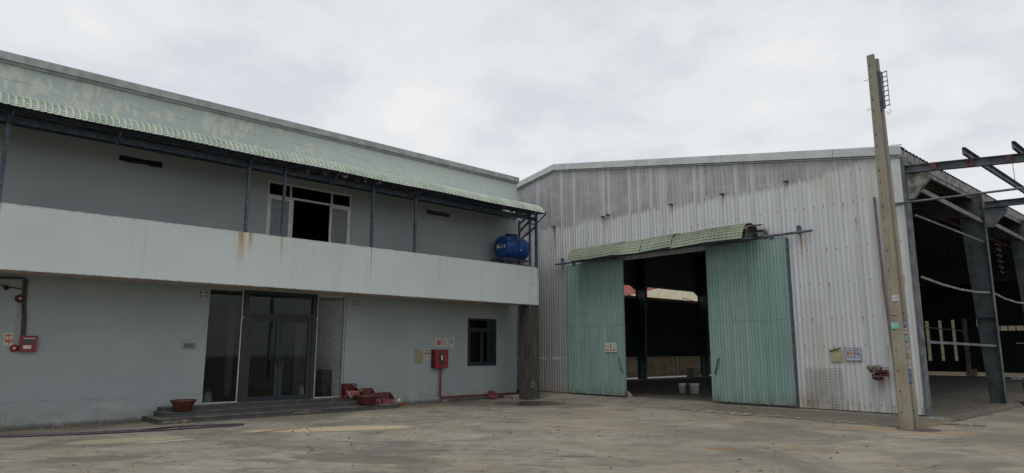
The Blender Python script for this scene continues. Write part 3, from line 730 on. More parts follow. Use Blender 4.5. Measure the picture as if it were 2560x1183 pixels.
# awning: posts, beams, tiles
P_Y = [(1.64, .07), (6.42, .07), (7.34, .06), (9.93, .07), (11.38, .065), (16.16, .06), (16.47, .075), (-3.2, .07)]
for y, w_ in P_Y: MB().box(-15.98, -15.98 + w_, y - w_ / 2, y + w_ / 2, 4.402, 6.22).build('awning_post', M_STEELB, off)
MB().box(XW + .03, XW + .10, 16.97, 17.04, 3.43, 6.30).build('awning_post', M_STEELB, off)
MB().box(-16.03, -15.985, -8, 16.5, 6.03, 6.16).build('awning_beam', M_STEELB, off)
MB().box(-16.0, -15.93, -8, 16.52, 6.222, 6.30).build('awning_beam', M_STEELB, off)
MB().box(-15.55, -15.50, -8, 16.5, 6.20, 6.245).build('awning_beam', M_STEELB, off)
MB().box(XW + .02, XW + .08, -8, 16.9, 6.34, 6.42).build('awning_beam', M_STEELB, off)
for y in (1.64, 3.5, 6.35, 8.6, 11.3, 13.7, 16.16, 16.5):
    mb = MB(); mb.bar((XW + .02, y, 6.40), (-15.5, y, 6.25), .05, .05)
    mb.bar((-16.5, y + .02, 6.35), (-16.0, y + .02, 6.02), .03, .03).bar((-15.95, y + .02, 5.95), (-15.55, y + .02, 6.2), .03, .03)
    mb.build('awning_bracket', M_STEELB, off)
mb = MB(); mb.bar((XW + .06, 17.0, 5.86), (-15.95, 16.2, 6.03), .05, .06).bar((XW + .06, 17.0, 5.55), (-15.95, 16.5, 5.86), .05, .05).bar((XW + .06, 17.0, 6.16), (-16, 16.2, 6.2), .05, .05).bar((-16.0, 16.19, 5.9), (-15.95, 16.47, 5.9), .05, .05)
mb.build('awning_end_brace', M_STEELB, off)
prof = tile_profile([(-17.38, 6.60), (-16.7, 6.595), (-16.2, 6.57), (-15.9, 6.53), (-15.72, 6.475), (-15.58, 6.40), (-15.48, 6.31), (-15.42, 6.19)], .055)
mb = MB(); tile_sheet(mb, prof, -5.0, 16.42, .118, lambda t, a, h: (a, t, h), .026, .013, lambda t, p: .010 * math.sin(t * 1.7) - (.012 if (t % .826) < .03 else 0)); mb.build('awning_tiles', M_TILE, off)
mb = MB(); mb.grid(lambda a, b: (a, b, (6.545 if a < -16.1 else 6.50 - (a + 16.1) ** 2 * .9) + .012 * math.sin(b * 1.7) - .02), [-17.36, -16.1, -15.9, -15.7, -15.6, -15.5], [-5 + i * .6 for i in range(36)]); mb.build('awning_lining', mat('awning_underside', col=(.05, .055, .06), rough=.9, var=.5, vs=3), off)
mb = MB()
for i in range(38):
    y = random.uniform(7.6, 11.2) if i < 30 else random.uniform(14.3, 15.8); x = random.uniform(-15.9, -15.5); L = random.uniform(.04, .14)
    z = 6.21; mb = MB(); mb.add([(x, y, z), (x + .03, y + random.uniform(.05, .2), z), (x + .05, y + random.uniform(0, .1), z - L), (x - .02, y - .05, z - L * .6)], [(0, 1, 2), (0, 2, 3), (0, 1, 3)]); mb.build('torn_lining', mat('torn_lining', col=(.10, .09, .075), rough=.9, var=.6, vs=6), off)
# entrance steps
st = thing('entrance_steps', 'three dark stone steps up to the glass entrance doors, chipped at their edges', 'steps', (-17, 8, 0))
for y0, y1, x1, z0, z1 in ((4.93, 11.22, -16.25, -.03, .108), (5.16, 10.85, -16.62, .109, .208), (5.24, 10.42, -16.98, .209, .298)):
    mb = MB(); mb.box(XW + .003, x1, y0, y1, z0, z1 - .018).box(XW + .002, x1 + .012, y0 - .01, y1 + .01, z1 - .018, z1); mb.build('step', M_STEP, st)
M_MORTAR = mat('broken_mortar', col=(.17, .155, .12), rough=.95, var=.3, vs=14)
for y0, y1, z0, z1 in ((5.0, 5.62, .005, .085), (8.05, 8.5, .03, .088), (8.55, 8.8, .04, .088)):
    n = 9; top_ = [(-16.235, y0 + (y1 - y0) * i / n, z1 - random.uniform(0, .02)) for i in range(n + 1)]; bot_ = [(-16.235, y0 + (y1 - y0) * i / n, z0 + random.uniform(0, .02)) for i in range(n, -1, -1)]
    MB().prism(top_ + bot_, (-.02, 0, 0)).build('broken_facing', M_MORTAR, st)

# ================================================================= WALL-MOUNTED THINGS
EX, EY, EZ = (0, 1, 0), (0, 0, 1), (1, 0, 0)


def board(name, y0, y1, z0, z1, m_, label, cat='sign', x=XW + .002, th=.012, group=None):
    o = MB().box(x, x + th, y0, y1, z0, z1).build(name, m_); tag(o, label, cat, group); return o, x + th


def ring_pic(mb, x, yc, zc, r, slash=True):
    n = 20; a = []
    for rr in (r, r * .8):
        for k in range(n): t = 2 * math.pi * k / n; a.append((x, yc + rr * math.cos(t), zc + rr * math.sin(t)))
    mb.add(a, [(k, (k + 1) % n, n + (k + 1) % n, n + k) for k in range(n)])
    if slash:
        d = r * .62; wv = r * .08; mb.add([(x + .0005, yc - d - wv, zc + d - wv), (x + .0005, yc - d + wv, zc + d + wv), (x + .0005, yc + d + wv, zc - d + wv), (x + .0005, yc + d - wv, zc - d - wv)], [(0, 1, 2, 3)])


# three notices above the hose cabinet
o, x = board('fire_order_sign', 13.34, 13.56, 1.71, 2.0, M_PAPER, 'white sign with faded red block, leftmost of the three above the red hose cabinet', group='notices above the hose cabinet')
MB().box(x + .001, x + .002, 13.37, 13.53, 1.77, 1.93).build('red_block', M_SIGNR, o); text_mb('PCCC', .06, (x + .001, 13.45, 1.96), EX, EY, .002).build('lettering', M_SIGNR, o)
o, x = board('fire_rules_sign', 13.59, 13.81, 1.71, 2.01, M_PAPER, 'white notice with black heading, middle one of the three above the red hose cabinet', group='notices above the hose cabinet')
text_mb('TIÊU LỆNH', .04, (x + .001, 13.7, 1.98), EX, EY, .002, fit=.19).build('heading', M_BLACK, o)
mb = MB()
for k in range(7): mb.box(x + .001, x + .002, 13.62, 13.66, 1.745 + k * .03, 1.765 + k * .03)
mb.build('red_mark', M_SIGNR, o)
mb = MB()
for k in range(9): mb.box(x + .001, x + .002, 13.68, 13.79, 1.74 + k * .024, 1.748 + k * .024)
mb.build('text_line', M_GREYST, o)
o, x = board('no_smoking_sign', 13.86, 14.08, 1.71, 2.01, M_PAPER, 'white sign with crossed circle, rightmost of the three above the red hose cabinet', group='notices above the hose cabinet')
mb = MB(); ring_pic(mb, x + .001, 13.97, 1.905, .085); mb.box(x + .001, x + .002, 13.955, 13.985, 1.87, 1.94); mb.build('crossed_circle', M_ROOMD, o)
text_mb('CẤM LỬA', .05, (x + .001, 13.97, 1.76), EX, EY, .002, fit=.19).build('lettering', M_SIGNR, o)
# olive board and safety poster
board('blank_board', 12.51, 12.81, 1.205, 1.64, M_OLIVE, 'blank olive-grey board on the office wall left of the picture poster', 'board')
o, x = board('safety_poster', 12.86, 13.135, 1.32, 1.64, M_PAPER, 'white poster with small coloured pictures beside the red hose cabinet', 'poster')


def poster_art(o, x, y0, y1, z0, z1, M=None, mapp=None):
    mp = mapp or (lambda a, b, d: (x + d, a, b)); H = z1 - z0; W = y1 - y0

    def rc(a0, a1, b0, b1, d=.0015):
        m_ = MB(M); m_.add([mp(y0 + W * a, z0 + H * b, d) for a, b in ((a0, b0), (a1, b0), (a1, b1), (a0, b1))], [(0, 1, 2, 3)]); return m_
    cols = [M_SIGNR, M_YELP, M_SIGNR, M_BLUEP]
    for k in range(4):
        a = .05 + k * .235; rc(a, a + .20, .42, .66).build('picture', cols[k], o); rc(a + .05, a + .13, .60, .76, .002).build('picture', M_ROOMD if k != 3 else M_SIGNR, o)
        rc(a + .03, a + .17, .18, .30).build('caption', M_BLUEP, o)
    m_ = MB(M)
    for k in range(6):
        a = .1 + k * .14; m_.add([mp(y0 + W * p, z0 + H * q, .0015) for p, q in ((a, .83), (a + .1, .83), (a + .1, .91), (a, .91))], [(0, 1, 2, 3)])
    m_.build('heading', M_ROOMD, o)


poster_art(o, x, 12.86, 13.135, 1.32, 1.64)
# hose cabinet and its pipe
hc = thing('fire_hose_cabinet', 'red fire hose cabinet with oval glass window mounted on the office wall', 'hose cabinet', (XW, 13.4, 1.05))
MB().box(XW + .002, XW + .19, 13.16, 13.69, 1.05, 1.63).build('cabinet', M_REDDK, hc)
MB().box(XW + .191, XW + .205, 13.165, 13.685, 1.055, 1.625).build('cabinet_door', M_RED, hc)
mb = MB(); n = 20
pl = []
for k in range(n):
    t = 2 * math.pi * k / n; pl.append((XW + .206, 13.42 + .075 * math.cos(t), 1.34 + .115 * (1 if math.sin(t) > 0 else -1) + .085 * math.sin(t)))
mb.prism(pl, (.004, 0, 0)); mb.build('oval_window', M_GLASSF if False else mat('dark_pane', col=(.02, .025, .025), rough=.15), hc)
MB().box(XW + .211, XW + .214, 13.40, 13.46, 1.30, 1.45).build('hose_roll', M_WHITEALU, hc)
MB().box(XW + .206, XW + .225, 13.31, 13.345, 1.28, 1.36).build('latch', M_BLACK, hc)
text_mb('PCCC', .07, (XW + .206, 13.59, 1.38), EY, (0, -1, 0), .001).build('lettering', M_SIGNR, hc)
pp = MB(); pp.tube([(XW + .09, 13.48, 1.05), (XW + .09, 13.48, .2), (XW + .09, 13.5, .16), (XW + .09, 13.56, .14), (XW + .09, 16.6, .135), (XW + .05, 16.9, .135)], .032, 10)
pp.tube([(XW + .09, 13.48, .45), (XW + .09, 13.48, .55)], .038, 10); pp.tube([(XW + .09, 13.6, .14), (XW + .09, 13.6, .02)], .04, 8)
o = pp.build('fire_pipe', M_REDP); tag(o, 'thin red water pipe running down from the hose cabinet and along the wall foot', 'pipe')
MB().box(XW + .01, XW + .2, 13.48, 13.72, 0.0, .06).build('pipe_block', M_STONE, o)
# emergency light plate
el = thing('emergency_light', 'small grey emergency light in a pale frame left of the entrance', 'light fitting', (XW, 5.8, 1.64))
MB().box(XW + .002, XW + .02, 5.65, 5.98, 1.645, 1.835).build('back_plate', mat('plate_beige', col=(.33, .33, .26), rough=.6), el)
MB().box(XW + .02, XW + .07, 5.70, 5.94, 1.68, 1.77).build('lamp_body', mat('lamp_grey', col=(.15, .155, .14), rough=.5, var=.4, vs=30), el)
MB().tube([(XW + .01, 5.72, 1.84), (XW + .015, 5.78, 1.9), (XW + .015, 5.87, 1.91), (XW + .01, 5.95, 1.84)], .006, 6).build('wire', M_WHITE, el)
# alarm panel group on the left
ap = thing('fire_alarm_box', 'red fire alarm panel with grey window and white label, far left wall', 'alarm panel', (XW, 2.58, 1.57))
MB().box(XW + .002, XW + .10, 2.44, 2.74, 1.57, 1.90).build('case', M_RED, ap)
MB().box(XW + .101, XW + .106, 2.49, 2.70, 1.74, 1.86).build('window', mat('panel_dark', col=(.05, .055, .055), rough=.3), ap)
MB().box(XW + .107, XW + .109, 2.49, 2.70, 1.835, 1.85).build('label_strip', M_WHITE, ap); MB().box(XW + .101, XW + .104, 2.50, 2.64, 1.63, 1.70).build('label_strip', M_WHITE, ap)
for y, z, r, lb in ((2.36, 2.67, .085, 'round red alarm bell high on the wall at the top of its white cable'), (2.36, 1.64, .075, 'round red call point low on the wall beside the alarm panel')):
    b_ = MB(); b_.lathe((XW + .002, y, z), [(r, 0), (r, .03), (r * .8, .055), (r * .45, .06), (0, .06)], 20, axis='x'); b_ = b_.build('alarm_bell', M_REDDK if z > 2 else M_RED)
    tag(b_, lb, 'alarm bell'); MB().lathe((XW + .063, y, z), [(.0, .002), (.02, .002), (.022, 0)], 10, axis='x').build('centre_badge', M_WHITE, b_)
mb = MB(); mb.tube([(XW + .012, 2.36, 2.59), (XW + .012, 2.345, 2.2), (XW + .012, 2.35, 1.9), (XW + .012, 2.34, 1.71)], .010, 6); o = mb.build('bell_cable', mat('cable_cream', col=(.36, .34, .28), rough=.6)); tag(o, 'thin pale cable running between the two round red alarm bells', 'cable')
cd = MB(); cd.tube([(XW + .03, -1.0, 3.02), (XW + .03, 1.2, 3.04), (XW + .03, 2.0, 3.08), (XW + .03, 2.36, 3.10), (XW + .03, 2.44, 3.06), (XW + .03, 2.44, 2.9), (XW + .03, 2.46, 2.5), (XW + .03, 2.49, 2.3), (XW + .03, 2.50, 2.1), (XW + .03, 2.51, 1.91)], .024, 8)
cd.tube([(XW + .03, 2.39, 3.08), (XW + .03, 2.40, 2.7), (XW + .03, 2.44, 2.3), (XW + .03, 2.46, 1.91)], .016, 8); cd.tube([(XW + .03, -1, 2.98), (XW + .03, 1.6, 2.97), (XW + .03, 2.0, 2.93), (XW + .03, 2.42, 2.86)], .014, 6)
o = cd.build('cable_conduit', mat('conduit_dark', col=(.06, .055, .05), rough=.7)); tag(o, 'dark cable conduits coming down the far left wall to the alarm panel', 'conduit')
o = MB().lathe((XW + .03, 2.1, 2.88), [(0, 0), (.045, 0), (.05, .04), (.03, .09), (0, .1)], 14, axis='x').build('small_camera', M_BLACK); tag(o, 'small black dome device hanging on the conduit at the far left', 'camera')
o, x = board('fire_alarm_notice', 2.165, 2.355, 1.69, 1.955, M_PAPER, 'white notice with a faded red picture left of the alarm panel', 'sign')
MB().box(x + .001, x + .002, 2.185, 2.335, 1.76, 1.925).build('red_block', M_SIGNR, o)
mb = MB(); mb.lathe((x + .002, 2.225, 1.85), [(0, .001), (.03, .001), (.032, 0)], 14, axis='x'); mb.box(x + .002, x + .003, 2.27, 2.32, 1.82, 1.86).box(x + .002, x + .003, 2.27, 2.32, 1.87, 1.90); mb.build('pictogram', M_PAPER, o)
MB().box(x + .001, x + .002, 2.25, 2.275, 1.71, 1.76).build('red_arrow', M_SIGNR, o)

# ================================================================= WATER TANK ON ITS STAND
ts = thing('tank_stand', 'low dark steel stand under the blue water tank on the balcony', 'stand', (-16.7, 16.0, 3.42))
for x in (-17.02, -16.42):
    for y in (15.42, 15.82, 16.25, 16.62): MB().box(x - .018, x + .018, y - .018, y + .018, 3.425, 4.66).build('leg', M_STEELB, ts)
mb = MB()
for x in (-17.02, -16.42):
    mb.box(x - .022, x + .022, 15.39, 16.65, 4.661, 4.70); mb.box(x - .012, x + .012, 15.44, 16.60, 4.50, 4.525)
for y in (15.41, 15.82, 16.25, 16.63): mb.box(-16.997, -16.443, y - .02, y + .02, 4.662, 4.698)
mb.build('top_frame', M_STEELB, ts)
mb = MB()
for x in (-17.02, -16.42):
    mb.bar((x, 15.44, 4.64), (x, 15.7, 4.42), .02, .02).bar((x, 16.60, 4.42), (x, 16.3, 4.64), .02, .02)
mb.build('brace', M_STEELB, ts)
tk = thing('water_tank', 'blue plastic water tank lying on a steel stand at the end of the balcony', 'water tank', (-16.7, 16.0, 4.70))
ty0, ty1, tx, tz, tr = 15.50, 16.62, -16.72, 5.10, .385
prof2 = [(r_, h_ * .82) for r_, h_ in [(0, 0), (tr * .55, -.004), (tr * .86, .012), (tr * .97, .05), (tr, .10), (tr, .30), (tr * 1.02, .32), (tr * 1.02, .36), (tr, .38), (tr, .66), (tr * 1.02, .68), (tr * 1.02, .72), (tr, .74), (tr, 1.0), (tr * 1.02, 1.02), (tr * 1.02, 1.06), (tr, 1.08), (tr, 1.25), (tr * .96, 1.31), (tr * .85, 1.345), (0, 1.36)]]
MB().lathe((tx, ty0, tz), prof2, 40, axis='y').build('tank_body', M_BLUE, tk)
MB().lathe((tx, 16.03, 5.44), [(.21, 0), (.2, .08), (.19, .10), (.0, .10)], 26).build('tank_neck', M_BLUE, tk)
mb = MB(); mb.lathe((tx, 16.03, 5.541), [(0, 0), (.23, 0), (.235, .03), (.16, .045), (0, .05)], 26); mb.box(tx - .05, tx + .05, 15.80, 15.85, 5.55, 5.60); mb.build('tank_lid', mat('lid_black', col=(.03, .03, .035), rough=.5), tk)
mb = MB(); pts = [(tx + (tr + .008) * math.sin(t), 16.06, tz + (tr + .008) * math.cos(t)) for t in [R(a) for a in range(20, 150, 8)]]; mb.tube(pts, .014, 6); mb.build('strap', M_BLACK, tk)
o = MB().lathe((tx + .395, 16.10, 5.0), [(.0, .012), (.03, .012), (.032, 0)], 12, axis='x').build('white_cap', M_WHITE, tk)
mb = MB(); mb.box(tx - .19, tx + .13, ty0 - .012, ty0 - .005, 5.06, 5.18); mb.build('tank_label', M_PAPER, tk)
mb = MB(); mb.box(tx - .03, tx + .11, ty0 - .014, ty0 - .0125, 5.105, 5.165); mb.build('label_print', M_ROOMD, tk)
mb = MB(); n = 8
pl = []
for k in range(16): t = 2 * math.pi * k / 16; q = .055 if k % 2 else .038; pl.append((tx + .22 + q * math.cos(t), ty0 - .012, 5.11 + q * 1.25 * math.sin(t)))
mb.prism(pl, (0, .006, 0)); mb.build('sun_badge', M_PAPER, tk)

# ================================================================= THINGS AT THE STEPS


def pot(x, y, z, rt_, h, label):
    mb = MB(); mb.lathe((x, y, z), [(0, 0), (rt_ * .56, 0), (rt_ * .62, .03), (rt_ * .74, h * .5), (rt_ * .90, h - .05), (rt_ * .91, h - .035), (rt_ * 1.0, h - .03), (rt_ * 1.0, h), (rt_ * .92, h), (rt_ * .86, h - .05), (rt_ * .6, .05), (0, .05)], 32)
    o = mb.build('plant_pot', M_TERRA); tag(o, label, 'pot', 'empty bowl-shaped plant pots on the steps'); return o


pot(-16.80, 5.60, .21, .285, .26, 'empty maroon bowl pot at the left end of the steps')
pot(-16.48, 10.30, .11, .33, .27, 'empty maroon bowl pot at the right end of the steps among red stands')


def stand(x, y, z, rz, m1, m2, label, letters=None, w=.5, k=1.0):
    M = Matrix.Translation((x, y, z)) @ Matrix.Rotation(rz, 4, 'Z') @ Matrix.Diagonal((k, 1, k, 1))
    o = thing('extinguisher_stand', label, 'stand', (x, y, z), 'red steel extinguisher stands by the steps')
    hw = w / 2     # front low, back high, open top
    MB(M).box(.13, .142, -hw, hw, .07, .20).build('front_plate', m2, o)
    MB(M).box(-.142, -.13, -hw, hw, .07, .38).build('back_plate', m1, o)
    for sd_ in (-1, 1): MB(M).prism([(-.13, hw * sd_, .07), (.13, hw * sd_, .07), (.13, hw * sd_, .20), (-.13, hw * sd_, .38)], (0, -.012 * sd_, 0)).build('side_plate', m1, o)
    MB(M).box(-.13, .13, -hw + .012, hw - .012, .07, .08).build('bottom_plate', m1, o)
    for sx in (-.11, .12):
        for sy in (-1, 1): MB(M).prism([(sx - .018, sy * hw, .0), (sx + .018, sy * hw, .0), (sx + .024, sy * hw, .069), (sx - .024, sy * hw, .069)], (0, -sy * .05, 0)).build('leg', m2, o)
    if letters: text_mb(letters, .1, (.143, .03, .14), (0, 1, 0), (0, 0, 1), .002, M, fit=w * .6).build('lettering', M_PAPER, o)
    return o


M_FADE = mat('faded_red_shaded', col=(.135, .036, .045), rough=.6, var=.25, vs=8)  # darker copy of the faded red, shade inside the trays painted in
stand(-17.06, 10.12, .30, R(-4), M_REDDK, M_RED, 'bright red steel stand lettered in white beside the glass panel', 'PCCC TI', .44)  # dark red on the inner plates is painted shade of the open tray
stand(-17.12, 10.72, .15, R(-4), M_FADE, M_FADE, 'faded red steel stand mostly hidden behind the right pot', None, .40)
stand(-16.72, 10.72, .105, R(-10), M_FADE, M_PINK, 'faded pink-red tray stand, its front tucked behind the right bowl pot', None, .26, .8)
stand(-16.92, 11.22, .02, R(-4), M_FADE, M_PINK, 'faded pink-red tray stand standing free at the far right of the steps', None, .40)
stand(-17.08, 15.52, .0, R(8), M_PINK, M_PINK, 'small faded red stand standing alone under the wall pipe', None, .26, .72)
mb = MB(); mb.tube([(-16.80, 10.0, .31), (-16.86, 9.94, .44), (-16.86, 9.9, .50)], .008, 6); mb.tube([(-16.9, 10.38, .47), (-17.08, 10.25, .63), (-17.1, 10.22, .66)], .008, 6)
o = mb.build('rope', M_WHITE); tag(o, 'thin white cord hanging over the bright red stand', 'rope')
o = MB().box(-16.95, -16.85, 11.62, 11.83, 0, .085).build('loose_brick', M_BRICK); tag(o, 'single orange brick lying at the right end of the steps', 'brick')
o = MB().lathe((-16.7, 11.5, .11), [(0, 0), (.045, 0), (.045, .1), (.04, .11), (0, .11)], 14).build('small_tin', M_WHITE); tag(o, 'small white tin standing in front of the rightmost red stand', 'tin')
# jugs behind the glass
for (x, y, s, lb) in ((-18.15, 6.62, 1.0, 'white plastic jug with handle, right one behind the left glass panel'), (-18.15, 6.42, .85, 'white plastic jug with handle, left one behind the left glass panel')):
    mb = MB(); mb.box(x - .07 * s, x + .07 * s, y - .09 * s, y + .09 * s, .28, .28 + .22 * s); mb.prism([(x - .07 * s, y - .09 * s, .28 + .22 * s), (x - .07 * s, y + .09 * s, .28 + .22 * s), (x - .07 * s, y + .03, .28 + .27 * s), (x - .07 * s, y - .03, .28 + .27 * s)], (.14 * s, 0, 0))
    o = mb.build('plastic_jug', M_WHITE); tag(o, lb, 'jug', 'jugs behind the glass'); MB().tube([(x, y - .04, .28 + .27 * s), (x, y - .05, .28 + .34 * s), (x, y + .04, .28 + .34 * s), (x, y + .05, .28 + .27 * s)], .012, 6).build('handle', M_WHITE, o)
# hose, stick
mb = MB(); hp = [(-16.6, .6), (-16.1, 2.1), (-15.75, 2.7), (-15.5, 3.6), (-15.35, 4.3), (-15.4, 5.0), (-15.25, 5.7), (-15.1, 6.15), (-14.98, 6.27), (-14.87, 6.15), (-14.86, 5.7), (-15.0, 4.6), (-15.3, 3.5), (-15.7, 2.5), (-16.15, 1.7), (-16.5, .6)]


def smooth(P, k=6, z=.018):
    out = []
    for i in range(len(P) - 1):
        p0, p1, p2, p3 = P[max(i - 1, 0)], P[i], P[i + 1], P[min(i + 2, len(P) - 1)]
        for j in range(k):
            t = j / k; out.append(tuple(.5 * ((2 * p1[c]) + (-p0[c] + p2[c]) * t + (2 * p0[c] - 5 * p1[c] + 4 * p2[c] - p3[c]) * t * t + (-p0[c] + 3 * p1[c] - 3 * p2[c] + p3[c]) * t ** 3) for c in (0, 1)) + (z,))
    out.append((P[-1][0], P[-1][1], z)); return out


mb.tube(smooth(hp), .018, 8); o = mb.build('garden_hose', M_HOSE); tag(o, 'dark rubber hose laid in a long flat loop on the yard', 'hose')
mb = MB(); mb.tube(smooth([(-15.2, 4.2), (-15.42, 5.0), (-15.62, 5.7), (-15.66, 5.9)], 5, .04), .012, 6); o = mb.build('short_hose', mat('pale_hose', col=(.22, .17, .15), rough=.6)); tag(o, 'short pale pinkish hose lying across the dark hose', 'hose')
mb = MB(); mb.tube([(-13.25, 5.75, .02), (-13.36, 6.3, .025), (-13.48, 6.9, .02)], .014, 6); o = mb.build('wooden_stick', M_WOOD); tag(o, 'thin pale stick lying beside the sand patch', 'stick')

# ================================================================= WAREHOUSE
wh = thing('warehouse', 'long corrugated metal warehouse with weathered pale gable and open right side', 'warehouse', (-11.3, V0, 0), M=WM, rz=YB)
UR, UL, UE = -17.14, -22.75, -5.45
def zr(u): return 8.49 - .1695 * abs(u - UR) if u > UR else 8.49 - .163 * (UR - u)
# gable sheet
mb = MB(WM); S = 10; per = .125
us = []; n = int(round((UE - UL) / per * S))
for i in range(n + 1): us.append(UL + (UE - UL) * i / n)
def cz(u):
    t = (u / per) % 1.0; return (.013 if u < -14.6 else .0075 if u > -12.5 else .013 - .0055 * (u + 14.6) / 2.1) * (max(-1, min(1, 1.9 * math.cos(2 * math.pi * t)))) + .002 * math.sin(u * 2.3)
D0, D1, DH = -14.55, -10.35, 4.55
def colm(uA, uB, fz0, zs):
    uu = [u for u in us if uA - 1e-6 <= u <= uB + 1e-6]
    vs = []
    for u in uu:
        zt = zr(u) - .20; vs += [(u, V0 - cz(u) + .004 * math.sin(k * 1.7 + u), fz0 + (zt - fz0) * k / zs) for k in range(zs + 1)]
    m = zs + 1; mb.add(vs, [(i * m + k, (i + 1) * m + k, (i + 1) * m + k + 1, i * m + k + 1) for i in range(len(uu) - 1) for k in range(zs)])
colm(UL, D0, .15, 6); colm(D0, D1, DH, 3); colm(D1, UE, .15, 6)
mb.build('gable_sheet', M_GABLE, wh)
# back-up dark lining and girts behind gable
mb = MB(WM)
for z in (1.72, 3.32, 5.35, 6.13):
    for a, b2 in ((UL, D0), (D1, UE - .1)) if z < 4.5 else ((UL, UE - .1),): mb.box(a, b2, V0 + .03, V0 + .09, z - .04, z + .04)
mb.build('gable_girt', M_STEELW, wh)
# trim along the rake
for a, b2 in ((UL - .1, UR), (UR, UE + .05)):
    mb = MB(WM); za, zb = zr(a), zr(b2)
    mb.prism([(a, V0 - .10, za - .22), (b2, V0 - .10, zb - .22), (b2, V0 - .10, zb), (a, V0 - .10, za)], (0, .03, 0)); mb.prism([(a, V0 - .07, za - .012), (b2, V0 - .07, zb - .012), (b2, V0 - .07, zb), (a, V0 - .07, za)], (0, .35, 0)); mb.build('rake_trim', M_RTRIM, wh)
    mb = MB(WM); mb.prism([(a, V0 - .045, za - .265), (b2, V0 - .045, zb - .265), (b2, V0 - .045, zb - .235), (a, V0 - .045, za - .235)], (0, .025, 0)); mb.build('trim_flashing', M_RTRIM, wh)
mb = MB(WM)
for u in (-18.6, -17.12, -16.6, -13.3, -10.2, -7.0):
    z = zr(u); MB(WM).box(u, u + .008, V0 - .104, V0 - .101, z - .22, z - .005).build('trim_joint', M_ROOMD, wh)
# corner post
MB(WM).box(UE - .0, UE + .06, V0 - .03, V0 + .25, .1, zr(UE) - .25).build('corner_flashing', M_STEEL, wh)
MB(WM).box(UE - .28, UE - .01, V0 - .032, V0 - .022, 5.1, 6.2).build('corner_strip', M_RTRIM, wh)
# roof
VE = 47.6
for a, b2 in ((UL - .15, UR), (UR, UE + .02)):
    mb = MB(WM); nn = int((VE - V0 + .2) / .0625)
    def rf(i, u): v = V0 + .05 + i * .0625; return (u, v, zr(u) - .01 + .012 * (1 if (i // 2) % 2 else -1))
    mb.grid(rf, list(range(nn + 1)), [a, b2]); mb.grid(lambda i, u: (u, V0 + .05 + i, zr(u) - .05), [0, 30], [a, b2]); mb.build('roof_sheet', M_RSHEET, wh)
for a in (-6.3, -7.8, -9.3, -10.8, -12.3, -13.8, -15.3, -16.8, -18.3, -19.8, -21.3): MB(WM).box(a - .03, a + .03, V0 + .06, VE, zr(a) - .22, zr(a) - .065).build('roof_purlin', M_STEELW, wh)
# eave edge on the open side
MB(WM).prism([(UE - .02, V0 + .02, zr(UE) - .05), (UE + .015, V0 + .02, zr(UE) - .05), (UE + .015, V0 + .02, zr(UE) - .30), (UE - .02, V0 + .02, zr(UE) - .30)], (0, 30, 0)).build('eave_purlin', M_STEELW, wh)
MB(WM).box(UE - .06, UE + .0, V0 + .05, VE, zr(UE) - .42, zr(UE) - .305).build('eave_channel', M_STEEL, wh)
# frames
FR = [23.6, 29.6, 35.6, 41.6, 47.4]


def column(v, outer, sgn, zt, wb, wt, m_, haunch=True):
    ws = MB(WM)      # web + flanges, tapering inwards
    iu = lambda z: outer - sgn * (wb + (wt - wb) * z / zt)
    ws.prism([(outer, v - .006, .12), (iu(0), v - .006, .12), (iu(zt), v - .006, zt), (outer, v - .006, zt)], (0, .012, 0))
    ws.box(outer, outer + sgn * .014, v - .10, v + .10, .12, zt)
    a, b2 = (iu(0), .12), (iu(zt), zt)
    ws.prism([(a[0], v - .10, a[1]), (a[0] - sgn * .014, v - .10, a[1]), (b2[0] - sgn * .014, v - .10, b2[1]), (b2[0], v - .10, b2[1])], (0, .20, 0))
    ws.prism([(outer, v - .09, 2.55), (iu(2.55), v - .09, 2.55), (iu(2.56), v - .09, 2.565), (outer, v - .09, 2.565)], (0, .18, 0))
    ws.build('column', m_, wh)


for v in FR:
    column(v, -5.22, 1, 6.25, .34, .62, M_STEELT)
    column(v, UL + .02, -1, 7.3, .42, .70, M_STEELT)
    # rafters
    for (ua, ub) in ((-5.25, UR), (UL + .02, UR)):
        d = .62; mb = MB(WM); za, zb = zr(ua) - .24, zr(ub) - .24
        mb.prism([(ua, v - .006, za), (ub, v - .006, zb), (ub, v - .006, zb - d), (ua, v - .006, za - d * 1.15)], (0, .012, 0))
        mb.prism([(ua, v - .09, za - d * 1.15), (ub, v - .09, zb - d), (ub, v - .09, zb - d - .014), (ua, v - .09, za - d * 1.15 - .014)], (0, .18, 0)); mb.build('rafter', M_RSHEET, wh)
MB(WM).box(UE - .45, UE - .05, V0 + .12, V0 + .14, .12, 6.2).build('column', M_STEELT, wh)
